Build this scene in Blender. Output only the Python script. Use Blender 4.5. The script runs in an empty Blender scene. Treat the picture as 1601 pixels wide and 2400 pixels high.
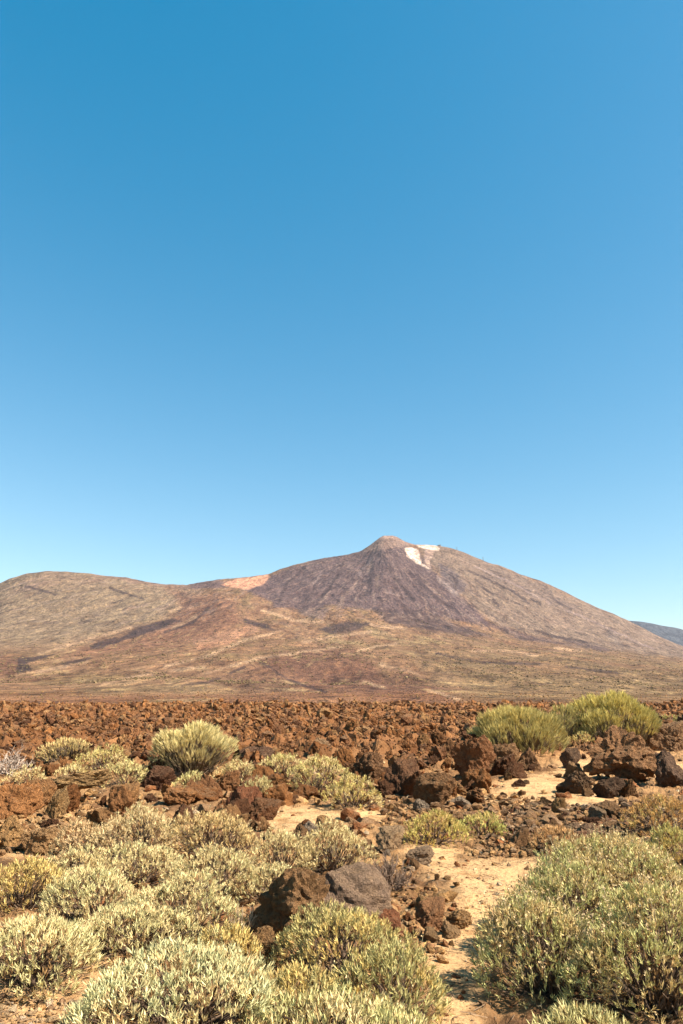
import bpy, bmesh, math, random
import numpy as np
from mathutils import Vector

R = math.radians
# ------------------------------------------------------------------ camera, sky, sun, exposure
SC = bpy.context.scene
COL = SC.collection
EYE = 1.6
F = 1732.0                       # focal length in photograph pixels (1601 wide)
PITCH = math.atan(440.0 / F)     # eye level runs through row 1640
cam_data = bpy.data.cameras.new('camera')
cam = bpy.data.objects.new('camera', cam_data); COL.objects.link(cam)
cam.location = (0, 0, EYE); cam.rotation_euler = (R(90) + PITCH, 0, 0)
cam_data.sensor_fit = 'HORIZONTAL'; cam_data.sensor_width = 36; cam_data.lens = 36 * F / 1601
cam_data.clip_start = 0.05; cam_data.clip_end = 60000
SC.camera = cam

SUN_EL, SUN_AZ = 45.0, 113.0     # azimuth clockwise from the view direction (+Y)
world = bpy.data.worlds.new('World'); SC.world = world; world.use_nodes = True
wn = world.node_tree.nodes; wl = world.node_tree.links
bg = wn['Background']
sky = wn.new('ShaderNodeTexSky'); sky.sky_type = 'NISHITA'; sky.sun_disc = False
sky.sun_elevation = R(SUN_EL); sky.sun_rotation = R(SUN_AZ)
sky.altitude = 0; sky.air_density = 1.0; sky.dust_density = 0.0; sky.ozone_density = 3.0
# the camera's colour rendering of the sky: one curve per channel
sep = wn.new('ShaderNodeSeparateColor'); cmb = wn.new('ShaderNodeCombineColor'); wl.new(sky.outputs[0], sep.inputs[0])
def wmath(op, a, b):
    m_ = wn.new('ShaderNodeMath'); m_.operation = op
    for q, v_ in enumerate((a, b)):
        if hasattr(v_, 'links'): wl.new(v_, m_.inputs[q])
        else: m_.inputs[q].default_value = v_
    return m_.outputs[0]
SKY_K = 0.085
def chan(k, gain, power):
    return wmath('MULTIPLY', wmath('POWER', wmath('MULTIPLY', sep.outputs[k], SKY_K), power), gain / SKY_K)
cg_ = chan(1, 0.955, 0.90); cb_ = chan(2, 0.77, 0.70)
cr_ = wmath('MAXIMUM', wmath('MULTIPLY', wmath('SUBTRACT', wmath('MULTIPLY', sep.outputs[0], SKY_K), 0.052), 1.25 / SKY_K), 0.0)
wl.new(cr_, cmb.inputs[0]); wl.new(cg_, cmb.inputs[1]); wl.new(cb_, cmb.inputs[2]); wl.new(cmb.outputs[0], bg.inputs[0])
bg.inputs[1].default_value = 0.070

sun_d = bpy.data.lights.new('sun', 'SUN'); sun_d.energy = 5.0; sun_d.angle = R(0.5)
sun_d.color = (1.0, 0.93, 0.82)
sun = bpy.data.objects.new('sun', sun_d); COL.objects.link(sun)
az, el = R(SUN_AZ), R(SUN_EL)
to_sun = Vector((math.sin(az) * math.cos(el), math.cos(az) * math.cos(el), math.sin(el)))
sun.rotation_euler = to_sun.to_track_quat('Z', 'Y').to_euler()
SC.view_settings.view_transform = 'Standard'; SC.view_settings.look = 'None'
SC.view_settings.gamma = 1; SC.view_settings.use_curve_mapping = False
SC.view_settings.exposure = 1.4
SC.cycles.max_bounces = 5; SC.cycles.diffuse_bounces = 2; SC.cycles.transmission_bounces = 3
SC.cycles.volume_bounces = 0; SC.cycles.use_denoising = True

rng = np.random.default_rng(7)
K = 1601 / 1568.0                # overview pixels -> photograph pixels

# ------------------------------------------------------------------ numeric helpers
_perm = np.random.default_rng(3).permutation(256); _perm = np.concatenate([_perm, _perm, _perm])
_g = np.random.default_rng(4).normal(size=(256, 3)); _g /= np.linalg.norm(_g, axis=1)[:, None]

def perlin(p):
    p = np.asarray(p, float); i = np.floor(p).astype(np.int64); f = p - i; i &= 255
    u = f * f * f * (f * (f * 6 - 15) + 10)
    out = 0
    for dx in (0, 1):
        wx = u[:, 0] if dx else 1 - u[:, 0]; a = _perm[(i[:, 0] + dx) & 255]
        for dy in (0, 1):
            wy = u[:, 1] if dy else 1 - u[:, 1]; b = _perm[a + ((i[:, 1] + dy) & 255)]
            for dz in (0, 1):
                wz = u[:, 2] if dz else 1 - u[:, 2]
                g = _g[_perm[b + ((i[:, 2] + dz) & 255)]]
                d = (g[:, 0] * (f[:, 0] - dx) + g[:, 1] * (f[:, 1] - dy) + g[:, 2] * (f[:, 2] - dz))
                out = out + wx * wy * wz * d
    return out * 1.5

def fbm(p, n=4, gain=0.5, ridged=False):
    p = np.asarray(p, float); out = 0; a = 1; t = 0
    for k in range(n):
        v = perlin(p * 2.03 ** k + 17.3 * k)
        out = out + a * ((1 - 2 * np.abs(v)) if ridged else v); t += a; a *= gain
    return out / t

def P3(x, y, z=0.0):
    x = np.asarray(x, float).ravel(); y = np.asarray(y, float).ravel()
    return np.stack([x, y, np.broadcast_to(z, x.shape)], 1)

def worley2(x, y):
    """distance to the nearest cell point, and that cell's hash in 0..1"""
    ix = np.floor(x).astype(np.int64); iy = np.floor(y).astype(np.int64)
    best = np.full(x.shape, 9.0); h = np.zeros(x.shape)
    for dx in (-1, 0, 1):
        for dy in (-1, 0, 1):
            cx, cy = ix + dx, iy + dy
            a = _perm[_perm[cx & 255] + (cy & 255)]; b = _perm[a + 77]; c = _perm[a + 133]
            d = (cx + a / 256 - x) ** 2 + (cy + b / 256 - y) ** 2
            m = d < best; best = np.where(m, d, best); h = np.where(m, c / 256, h)
    return np.sqrt(best), h

def sstep(a, b, x):
    t = np.clip((x - a) / (b - a), 0, 1); return t * t * (3 - 2 * t)

def lerp(a, b, t): return a + (b - a) * t

cp, sp = math.cos(PITCH), math.sin(PITCH)
def px_to_se(px, py):
    """photograph pixel -> lateral and vertical slope (X/Y, Z/Y) of its ray"""
    t = (1200.0 - np.asarray(py, float)) / F
    e = (sp + t * cp) / (cp - t * sp)
    s = (np.asarray(px, float) - 800.5) / F * (cp + e * sp)
    return s, e
def world_to_px(x, y, z):
    d = np.maximum(y * cp + (z - EYE) * sp, 1e-3)
    return 800.5 + F * x / d, 1200.0 - F * (-y * sp + (z - EYE) * cp) / d

def poly_dist(px, py, poly):
    """signed distance in pixels to a polygon, positive inside"""
    n = len(poly); inside = np.zeros(px.shape, bool); best = np.full(px.shape, 1e9)
    for k in range(n):
        x0, y0 = poly[k]; x1, y1 = poly[(k + 1) % n]
        dx, dy = x1 - x0, y1 - y0
        t = np.clip(((px - x0) * dx + (py - y0) * dy) / (dx * dx + dy * dy + 1e-9), 0, 1)
        best = np.minimum(best, (px - x0 - t * dx) ** 2 + (py - y0 - t * dy) ** 2)
        c = ((y0 > py) != (y1 > py)) & (px < (x1 - x0) * (py - y0) / (y1 - y0 + 1e-12) + x0)
        inside ^= c
    d = np.sqrt(best); return np.where(inside, d, -d)

# ------------------------------------------------------------------ mesh helpers
def raw_mesh(name, verts, faces, col=None, smooth=False, attrs=None):
    me = bpy.data.meshes.new(name); nv, (nf, k) = len(verts), faces.shape
    me.vertices.add(nv); me.vertices.foreach_set('co', np.ascontiguousarray(verts, np.float32).ravel())
    me.loops.add(nf * k); me.loops.foreach_set('vertex_index', faces.astype(np.int32).ravel())
    me.polygons.add(nf); me.polygons.foreach_set('loop_start', np.arange(nf, dtype=np.int32) * k)
    me.polygons.foreach_set('use_smooth', np.full(nf, smooth, bool))
    me.update(calc_edges=True)
    if col is not None:
        a = me.color_attributes.new('Col', 'FLOAT_COLOR', 'POINT')
        c = np.ones((nv, 4), np.float32); c[:, :3] = np.clip(col, 0, 1); a.data.foreach_set('color', c.ravel())
    for k_, v in (attrs or {}).items():
        a = me.attributes.new(k_, 'FLOAT_VECTOR', 'POINT'); a.data.foreach_set('vector', np.ascontiguousarray(v, np.float32).ravel())
    return me

def link(name, me, mat=None, parent=None, kind=None, loc=None, rot=None, scale=None):
    o = bpy.data.objects.new(name, me); COL.objects.link(o)
    if mat is not None and me is not None and not me.materials: me.materials.append(mat)
    if parent is not None: o.parent = parent
    if kind: o['kind'] = kind
    if loc is not None: o.location = loc
    if rot is not None: o.rotation_euler = rot
    if scale is not None: o.scale = scale
    return o

def describe(o, label, cat, group=None):
    o['label'] = label; o['category'] = cat
    if group: o['group'] = group
    return o

def grid_faces(nr, nc):
    i = (np.arange(nr - 1)[:, None] * nc + np.arange(nc - 1)[None, :]).ravel()
    return np.stack([i, i + 1, i + nc + 1, i + nc], 1)

# ------------------------------------------------------------------ materials
def new_mat(name, rough=0.9):
    m = bpy.data.materials.new(name); m.use_nodes = True
    n = m.node_tree.nodes; b = n['Principled BSDF']
    b.inputs['Roughness'].default_value = rough; b.inputs['Specular IOR Level'].default_value = 0.12
    return m, n, m.node_tree.links, b

def noise_node(n, l, vec, scale, detail=4, rough=0.6, dist=0.0):
    t = n.new('ShaderNodeTexNoise'); t.inputs['Scale'].default_value = scale
    t.inputs['Detail'].default_value = detail; t.inputs['Roughness'].default_value = rough
    t.inputs['Distortion'].default_value = dist
    if vec is not None: l.new(vec, t.inputs['Vector'])
    return t
def ramp(n, l, src, stops):
    r = n.new('ShaderNodeValToRGB'); e = r.color_ramp.elements
    while len(e) < len(stops): e.new(0.5)
    for k, (p, c) in enumerate(stops):
        e[k].position = p; e[k].color = (*c, 1) if len(c) == 3 else (c[0], c[0], c[0], 1)
    l.new(src, r.inputs[0]); return r
def mul(n, l, a, b, fac=1.0, mode='MULTIPLY'):
    m = n.new('ShaderNodeMix'); m.data_type = 'RGBA'; m.blend_type = mode
    m.inputs[0].default_value = fac
    l.new(a, m.inputs[6])
    if hasattr(b, 'links'): l.new(b, m.inputs[7])
    else: m.inputs[7].default_value = (*b, 1)
    return m.outputs[2]
def bump(n, l, b, h, strength, dist, prev=None):
    k = n.new('ShaderNodeBump'); k.inputs['Strength'].default_value = strength
    k.inputs['Distance'].default_value = dist; l.new(h, k.inputs['Height'])
    if prev is not None: l.new(prev, k.inputs['Normal'])
    l.new(k.outputs[0], b.inputs['Normal']); return k.outputs[0]

def mat_ground():
    m, n, l, b = new_mat('dusty_ground')
    a = n.new('ShaderNodeVertexColor'); a.layer_name = 'Col'
    g = n.new('ShaderNodeNewGeometry'); p = g.outputs['Position']
    n1 = noise_node(n, l, p, 2.2, 6, 0.65); n2 = noise_node(n, l, p, 26, 6, 0.7)
    n3 = noise_node(n, l, p, 110, 4, 0.7)
    r1 = ramp(n, l, n1.outputs[0], [(0.36, (0.66, 0.58, 0.50)), (0.5, (0.98,)), (0.66, (1.2, 1.17, 1.12))])
    r2 = ramp(n, l, n2.outputs[0], [(0.36, (0.5, 0.42, 0.36)), (0.46, (0.95,)), (0.7, (1.25, 1.22, 1.15))])
    c = mul(n, l, a.outputs[0], r1.outputs[0]); c = mul(n, l, c, r2.outputs[0], 0.8)
    l.new(c, b.inputs['Base Color'])
    q = bump(n, l, b, n3.outputs[0], 0.6, 0.01)
    q = bump(n, l, b, n2.outputs[0], 0.8, 0.05, q)
    bump(n, l, b, n1.outputs[0], 0.5, 0.2, q)
    return m

def mat_mountain():
    m, n, l, b = new_mat('volcanic_slope', 1.0)
    a = n.new('ShaderNodeVertexColor'); a.layer_name = 'Col'
    g = n.new('ShaderNodeNewGeometry')
    mp = n.new('ShaderNodeMapping'); mp.inputs['Scale'].default_value = (1, 0.38, 1); l.new(g.outputs['Position'], mp.inputs[0]); p = mp.outputs[0]
    fl = n.new('ShaderNodeAttribute'); fl.attribute_name = 'flow'
    n1 = noise_node(n, l, p, 0.012, 6, 0.7, 0.4)
    f2 = n.new('ShaderNodeAttribute'); f2.attribute_name = 'flow2'
    na = noise_node(n, l, fl.outputs['Vector'], 6.0, 7, 0.74, 0.8); nb = noise_node(n, l, f2.outputs['Vector'], 6.0, 7, 0.74, 0.8)
    sx = n.new('ShaderNodeSeparateXYZ'); l.new(f2.outputs['Vector'], sx.inputs[0])
    n2 = n.new('ShaderNodeMix'); l.new(sx.outputs[2], n2.inputs[0]); l.new(na.outputs[0], n2.inputs[2]); l.new(nb.outputs[0], n2.inputs[3])
    n3 = noise_node(n, l, p, 0.05, 5, 0.75)
    r1 = ramp(n, l, n1.outputs[0], [(0.38, (0.74, 0.68, 0.66)), (0.5, (1.0,)), (0.62, (1.25, 1.25, 1.2))])
    r2 = ramp(n, l, n2.outputs[0], [(0.38, (0.62, 0.59, 0.60)), (0.45, (0.95,)), (0.56, (1.05,)), (0.62, (1.35, 1.3, 1.22))])
    r3 = ramp(n, l, n3.outputs[0], [(0.40, (0.42, 0.42, 0.42)), (0.46, (0.95,)), (0.54, (1.05,)), (0.58, (1.55, 1.52, 1.3))])
    n4 = noise_node(n, l, p, 0.6, 4, 0.8)       # scrub and blocks near the foot of the slope
    r4 = ramp(n, l, n4.outputs[0], [(0.42, (0.35, 0.34, 0.32)), (0.47, (0.95,)), (0.55, (1.05,)), (0.6, (1.6, 1.6, 1.3))])
    c = mul(n, l, a.outputs[0], r1.outputs[0], 0.9); c = mul(n, l, c, r2.outputs[0], 0.6)
    c = mul(n, l, c, r3.outputs[0], 0.75); c = mul(n, l, c, r4.outputs[0], 0.8)
    l.new(c, b.inputs['Base Color'])
    q = bump(n, l, b, n1.outputs[0], 1.0, 40.0)
    q = bump(n, l, b, n3.outputs[0], 1.0, 10.0, q)
    bump(n, l, b, n2.outputs[0], 0.8, 16.0, q)
    return m

def mat_rock(use_object_color, name, sc=1.0):
    m, n, l, b = new_mat(name)
    if use_object_color:
        oi = n.new('ShaderNodeObjectInfo'); base = oi.outputs['Color']
        tc = n.new('ShaderNodeTexCoord'); p = tc.outputs['Object']
    else:
        a = n.new('ShaderNodeVertexColor'); a.layer_name = 'Col'; base = a.outputs[0]
        g = n.new('ShaderNodeNewGeometry'); p = g.outputs['Position']
    n1 = noise_node(n, l, p, 3.0 * sc, 6, 0.65); n2 = noise_node(n, l, p, 13 * sc, 8, 0.72, 0.3)
    v = n.new('ShaderNodeTexVoronoi'); v.inputs['Scale'].default_value = 17 * sc; l.new(p, v.inputs['Vector'])
    r1 = ramp(n, l, n1.outputs[0], [(0.3, (0.55, 0.5, 0.5)), (0.5, (1.0, 0.95, 0.9)), (0.72, (1.35, 1.25, 1.1))])
    r2 = ramp(n, l, n2.outputs[0], [(0.33, (0.55,)), (0.5, (1.0,)), (0.7, (1.35,))])
    c = mul(n, l, base, r1.outputs[0]); c = mul(n, l, c, r2.outputs[0], 0.85)
    # pale dust and crust lying on the upper faces
    gn = n.new('ShaderNodeNewGeometry'); sz = n.new('ShaderNodeSeparateXYZ'); l.new(gn.outputs['Normal'], sz.inputs[0])
    n5 = noise_node(n, l, p, 5.0 * sc, 5, 0.7); ad = n.new('ShaderNodeMath'); ad.operation = 'MULTIPLY'
    l.new(sz.outputs[2], ad.inputs[0]); l.new(n5.outputs[0], ad.inputs[1])
    rd = ramp(n, l, ad.outputs[0], [(0.34, (0.0,)), (0.56, (0.55,))])
    mx = n.new('ShaderNodeMix'); mx.data_type = 'RGBA'; l.new(rd.outputs[0], mx.inputs[0]); l.new(c, mx.inputs[6]); mx.inputs[7].default_value = (0.36, 0.215, 0.11, 1)
    c = mx.outputs[2]
    l.new(c, b.inputs['Base Color'])
    v2 = n.new('ShaderNodeTexVoronoi'); v2.inputs['Scale'].default_value = 34 * sc; l.new(p, v2.inputs['Vector'])
    q = bump(n, l, b, v2.outputs['Distance'], 0.8, 0.03 / sc)
    q = bump(n, l, b, v.outputs['Distance'], 0.9, 0.07 / sc, q)
    bump(n, l, b, n2.outputs[0], 1.0, 0.10 / sc, q)
    return m

def mat_leaf(name, trans=0.16, rough=0.6):
    m, n, l, b = new_mat(name, rough); b.inputs['Specular IOR Level'].default_value = 0.1
    a = n.new('ShaderNodeVertexColor'); a.layer_name = 'Col'
    g = n.new('ShaderNodeNewGeometry')
    n1 = noise_node(n, l, g.outputs['Position'], 90, 2, 0.5)
    r1 = ramp(n, l, n1.outputs[0], [(0.3, (0.8,)), (0.7, (1.2,))])
    c = mul(n, l, a.outputs[0], r1.outputs[0])
    l.new(c, b.inputs['Base Color'])
    t = n.new('ShaderNodeBsdfTranslucent'); l.new(c, t.inputs[0])
    x = n.new('ShaderNodeMixShader'); x.inputs[0].default_value = trans
    l.new(b.outputs[0], x.inputs[1]); l.new(t.outputs[0], x.inputs[2])
    l.new(x.outputs[0], n['Material Output'].inputs[0])
    return m

def mat_plain(name, color, rough=0.8, scale=20):
    m, n, l, b = new_mat(name, rough)
    g = n.new('ShaderNodeNewGeometry')
    n1 = noise_node(n, l, g.outputs['Position'], scale, 4, 0.6)
    r1 = ramp(n, l, n1.outputs[0], [(0.3, tuple(c * 0.7 for c in color)), (0.7, tuple(c * 1.25 for c in color))])
    l.new(r1.outputs[0], b.inputs['Base Color']); return m

M_GROUND = mat_ground(); M_MOUNT = mat_mountain()
M_ROCK = mat_rock(True, 'lava_rock'); M_RUBBLE = mat_rock(False, 'lava_rubble', 0.9)
M_PEBBLE = mat_rock(False, 'pebble', 3.0)
M_LEAF = mat_leaf('shrub_leaf'); M_BROOM = mat_leaf('broom_stem', 0.2)
M_DRY = mat_leaf('dry_twig', 0.05, 0.9)
M_BARK = mat_plain('bark', (0.10, 0.065, 0.04), 0.9, 60)
M_STEEL = mat_plain('weathered_steel', (0.16, 0.17, 0.18), 0.5, 0.2)
M_WALL = mat_plain('station_wall', (0.22, 0.2, 0.19), 0.8, 0.1)
M_PANE = mat_plain('station_glass', (0.04, 0.06, 0.09), 0.2, 0.1)

# ------------------------------------------------------------------ far slopes and the volcano
def ov(pts): return np.array([(x * K, y * K) for x, y in pts], float)

SIL = ov([(-420, 1450), (-200, 1392), (0, 1339), (20, 1329), (60, 1317), (105, 1311), (150, 1312), (210, 1317), (250, 1323),
          (290, 1326), (330, 1335), (380, 1342), (430, 1343), (450, 1339), (500, 1331), (560, 1326), (615, 1319),
          (640, 1308), (680, 1296), (740, 1282), (800, 1273), (830, 1265), (850, 1251), (872, 1234), (880, 1230),
          (902, 1230), (912, 1233), (930, 1243), (952, 1250), (985, 1251), (1005, 1253), (1020, 1255), (1040, 1260),
          (1060, 1266), (1090, 1279), (1120, 1291), (1160, 1303), (1200, 1321), (1240, 1333), (1280, 1351),
          (1320, 1370), (1360, 1388), (1400, 1404), (1440, 1423), (1500, 1454), (1540, 1473), (1568, 1484),
          (1650, 1520), (1800, 1565), (2100, 1595)])
C3 = ov([(-420, 1500), (0, 1425), (200, 1412), (400, 1398), (520, 1378), (600, 1388), (680, 1402), (780, 1392), (870, 1398),
         (1000, 1428), (1150, 1458), (1300, 1482), (1450, 1500), (1568, 1514), (1800, 1575), (2100, 1600)])
C2 = ov([(-420, 1540), (0, 1492), (300, 1478), (500, 1462), (700, 1472), (900, 1470), (1150, 1492), (1400, 1512), (1568, 1530),
         (1800, 1585), (2100, 1603)])
C1 = ov([(-420, 1590), (0, 1572), (500, 1570), (1000, 1574), (1568, 1582), (2100, 1606)])

def curve(pts, s):
    cs, ce = px_to_se(pts[:, 0], pts[:, 1]); return np.interp(s, cs, ce)

sd = np.linspace(-0.52, 0.52, 560)
ext = np.linspace(0.54, 1.3, 22)
S = np.concatenate([-ext[::-1], sd, ext])
YR = np.concatenate([np.geomspace(215, 1500, 60)[:-1], np.linspace(1500, 3800, 75)[:-1], np.linspace(3800, 5400, 75)[:-1],
                     np.linspace(5400, 7650, 125)[:-1], np.linspace(7650, 12500, 14)])
nr, nc = len(YR), len(S)
ysil = lerp(7500, 6700, sstep(0.05, -0.25, S)); ysil = ysil + 300 * sstep(0.1, 0.5, S)
Z = np.zeros((nr, nc))
e0 = np.full(nc, (-2.6) / 215); e1, e2, e3, es = (curve(c, S) for c in (C1, C2, C3, SIL))
e1 = np.minimum(e1, es - 0.012); e2 = np.minimum(e2, es - 0.004); 
for j in range(nc):
    ys = ysil[j]
    yk = [215, 700, 1500, 3800, 5400, ys, ys + 900, 12500]
    zs = es[j] * ys
    zk = [e0[j] * 215, lerp(e0[j], e1[j], 0.68) * 700, e1[j] * 1500, e2[j] * 3800, e3[j] * 5400, zs, zs - 420, zs - 1900]
    # keep the crest the highest slope seen from the ground
    Z[:, j] = np.interp(YR, yk, zk)
sm = Z.copy()
for _ in range(10):
    sm[1:-1] = 0.25 * sm[:-2] + 0.5 * sm[1:-1] + 0.25 * sm[2:]
# smooth the joins but keep the crest line
crest = np.exp(-((YR[:, None] - ysil[None, :]) / 160.0) ** 2)
Z = lerp(sm, Z, crest)
XX = S[None, :] * YR[:, None]; YY = np.broadcast_to(YR[:, None], Z.shape)
x, y = XX.ravel(), YY.ravel()
peak = np.array([0.0515 * 7500, 7500.0]); hill = np.array([-0.10 * 7300, 7900.0])
def flow_coords(c, ka):
    dx, dy = x - c[0], y - c[1]; r = np.hypot(dx, dy) + 1e-3
    return np.arctan2(dx, -dy) * ka, r / 900.0
a1, r1_ = flow_coords(peak, 5.0); a2, r2_ = flow_coords(hill, 5.0)
wl_ = sstep(-420, -900, x + 160 * fbm(P3(x / 300, y / 300, 3.0), 3))        # 1 on the left-hand hill
wp = fbm(P3(x / 900, y / 900), 3)
def flow_fbm(ka, kr, o, n, g=0.5, ridged=False):
    u = fbm(P3(a1 * ka + 0.5 * wp * ka / 2, r1_ * kr + 0.3 * wp, o), n, g, ridged); w_ = fbm(P3(a2 * ka + 0.5 * wp * ka / 2, r2_ * kr + 9, o), n, g, ridged)
    return lerp(u, w_, wl_)
far_w = sstep(3200, 5200, y)
gul = flow_fbm(2.2, 0.9, 0.0, 5, 0.55, True)
fine = flow_fbm(7, 2.5, 4.0, 3, 0.6)
iso = fbm(P3(x / 380 + y / 1500, y / 800), 5, 0.58)
iso2 = fbm(P3(x / 110, y / 110, 3.3), 4, 0.6)
rid = fbm(P3(a2 * 3.2 + 0.9 * wp, r2_ * 0.8, 7.0), 4, 0.55, True)
near_w = sstep(260, 1500, y)
taper = 1 - 0.75 * crest.ravel()
dz = taper * (far_w * (20 * (gul - 0.35) + 7 * fine + 14 * fbm(P3(x / 230, y / 330, 31.0), 4, 0.6, True)) + near_w * (1 - 0.55 * far_w) * (20 * iso + 16 * (rid - 0.3)) + near_w * 5.5 * iso2)
dz += (1 - near_w) * 1.2 * iso2
# cone: keep the summit cone crisp
Z = Z.ravel() + dz + 3.0 * iso2 * crest.ravel()
px, py = world_to_px(x, y, Z + EYE)
pxw = px + 20 * fbm(P3(px / 42, py / 20, 1.0), 5, 0.62); pyw = py + 9 * fbm(P3(px / 42, py / 20, 9.0), 5, 0.62)

def C(*a): return np.array(a, float)
OLIVE, TAN = C(0.19, 0.132, 0.066), C(0.25, 0.152, 0.085)
RED, DKRED = C(0.22, 0.118, 0.072), C(0.155, 0.082, 0.054)
PURP, DARK, FLANK = C(0.125, 0.088, 0.086), C(0.065, 0.045, 0.042), C(0.22, 0.168, 0.125)
col = np.broadcast_to(TAN, (len(x), 3)).copy()
def paint(mask, c, amt=1.0):
    global col
    t = np.clip(mask * amt, 0, 1)[:, None]; col = col + (c - col) * t
def apron(ka, kr, o, n=5, g=0.65, ridged=False):
    return fbm(P3(a2 * ka + 0.9 * wp, r2_ * kr, o), n, g, ridged)
nA = apron(5.5, 1.5, 2.0); nB = apron(1.6, 0.7, 6.0)
nC = flow_fbm(6, 1.6, 8.0, 5, 0.65)
paint(sstep(-0.05, 0.25, nA), OLIVE, 0.8)
paint(sstep(0.05, 0.4, nB), RED, 0.55)
paint(sstep(0.12, 0.35, apron(9, 2.4, 12.0)), C(0.34, 0.24, 0.13), 0.6)
paint(sstep(0.15, 0.4, apron(6, 1.4, 15.0)), DKRED, 0.6)
def area(poly, soft, c, amt=1.0, tex=None):
    k = 0.45 if soft < 3 else (0.6 if soft < 5 else 1.0)
    d = poly_dist(px + k * (pxw - px), py + k * (pyw - py), ov(poly)); m = sstep(-soft, soft, d)
    if tex is not None: m = m * np.clip(tex, 0, 1)
    paint(m, c, amt)
# left hill: grey olive
area([(-500, 1280), (420, 1300), (470, 1380), (330, 1440), (150, 1480), (-500, 1510)], 26, C(0.25, 0.195, 0.125), 0.85)
area([(60, 1300), (260, 1310), (240, 1345), (60, 1360)], 18, C(0.24, 0.155, 0.11), 0.5, 0.5 + 2 * nC)
area([(230, 1310), (420, 1340), (640, 1330), (640, 1345), (400, 1352), (220, 1322)], 5, C(0.21, 0.135, 0.10), 0.7)
# reddish ridges in the left middle
area([(380, 1350), (530, 1370), (560, 1440), (420, 1480), (250, 1500), (130, 1520), (200, 1480), (360, 1430), (420, 1400)], 14, RED, 0.85, 0.9 + 1.5 * nC)
area([(430, 1470), (570, 1440), (560, 1415), (600, 1450), (470, 1490)], 5, C(0.36, 0.21, 0.13), 0.7)
area([(640, 1500), (760, 1478), (860, 1520), (900, 1590), (760, 1600), (560, 1600), (520, 1560)], 18, DKRED, 0.85, 0.95 + 1.2 * nA)
area([(900, 1540), (1020, 1575), (1060, 1615), (820, 1612)], 14, DKRED, 0.6)
area([(-100, 1500), (60, 1510), (40, 1545), (-100, 1560)], 9, DKRED, 0.8)
area([(430, 1375), (520, 1385), (540, 1420), (470, 1450), (400, 1455)], 12, DKRED, 0.6, 0.7 + 2 * nA)
area([(-500, 1590), (2100, 1590), (2100, 1700), (-500, 1700)], 9, C(0.22, 0.11, 0.055), 0.75, 0.8 + 1.3 * nA)
area([(160, 1560), (640, 1545), (700, 1590), (500, 1600), (200, 1598)], 9, C(0.25, 0.18, 0.10), 0.5, 0.5 + 2 * nA)
# olive scrub on the right-hand apron
area([(900, 1470), (1568, 1500), (1800, 1520), (1800, 1600), (1060, 1605), (960, 1540)], 25, C(0.20, 0.142, 0.078), 0.8, 0.7 + 1.5 * nA)
area([(1050, 1540), (1568, 1560), (1800, 1560), (1800, 1610), (1100, 1612)], 18, C(0.20, 0.145, 0.075), 0.6)
# long pale streaks over the middle
area([(700, 1530), (760, 1450), (900, 1440), (1120, 1475), (880, 1475), (800, 1480)], 7, C(0.38, 0.29, 0.15), 0.55, 0.4 + 3 * nA)
# the dark main cone
area([(560, 1352), (630, 1318), (740, 1278), (850, 1260), (930, 1248), (990, 1290), (1010, 1335), (1090, 1390), (1130, 1440),
      (1010, 1418), (870, 1402), (760, 1390), (700, 1402), (640, 1395)], 5, PURP, 0.93)
area([(430, 1340), (500, 1328), (520, 1348), (440, 1352)], 3, PURP, 0.8)
area([(850, 1396), (960, 1400), (1130, 1462), (1010, 1452), (900, 1432)], 6, C(0.095, 0.064, 0.058), 0.9)
area([(680, 1400), (760, 1395), (740, 1420), (700, 1415)], 4, C(0.16, 0.12, 0.11), 0.7)
# right flank
area([(1000, 1240), (1568, 1470), (1900, 1560), (1700, 1545), (1568, 1512), (1330, 1482), (1150, 1440), (1040, 1350), (960, 1262)], 8, FLANK, 0.9)
area([(1120, 1290), (1220, 1330), (1330, 1400), (1260, 1395), (1180, 1350), (1110, 1325)], 8, C(0.15, 0.115, 0.10), 0.55, 0.7 + 2 * nC)
area([(1060, 1405), (1190, 1450), (1330, 1484), (1190, 1468)], 4, C(0.10, 0.07, 0.07), 0.75)
area([(1250, 1458), (1410, 1492), (1380, 1496)], 3, C(0.10, 0.07, 0.07), 0.75)
area([(1390, 1440), (1420, 1455), (1425, 1480), (1395, 1468)], 6, C(0.14, 0.12, 0.11), 0.5)
area([(1010, 1292), (1045, 1310), (1075, 1345), (1040, 1372), (1012, 1330)], 5, C(0.12, 0.095, 0.10), 0.75)
paint(far_w * sstep(0.14, 0.3, nC), C(0.32, 0.235, 0.18), 0.5)
nD = flow_fbm(14, 3.0, 18.0, 4, 0.65); nE = apron(16, 4.0, 22.0, 4, 0.65)
paint(far_w * sstep(0.16, 0.24, nD), C(0.06, 0.045, 0.045), 0.6); paint(far_w * sstep(-0.18, -0.28, nD), C(0.36, 0.28, 0.22), 0.4)
paint((1 - far_w) * sstep(0.2, 0.3, nE), C(0.40, 0.30, 0.15), 0.55); paint((1 - far_w) * sstep(-0.2, -0.3, nE), C(0.10, 0.055, 0.035), 0.55)
paint(far_w * sstep(-0.12, -0.4, nC), C(0.085, 0.062, 0.06), 0.55)
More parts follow.
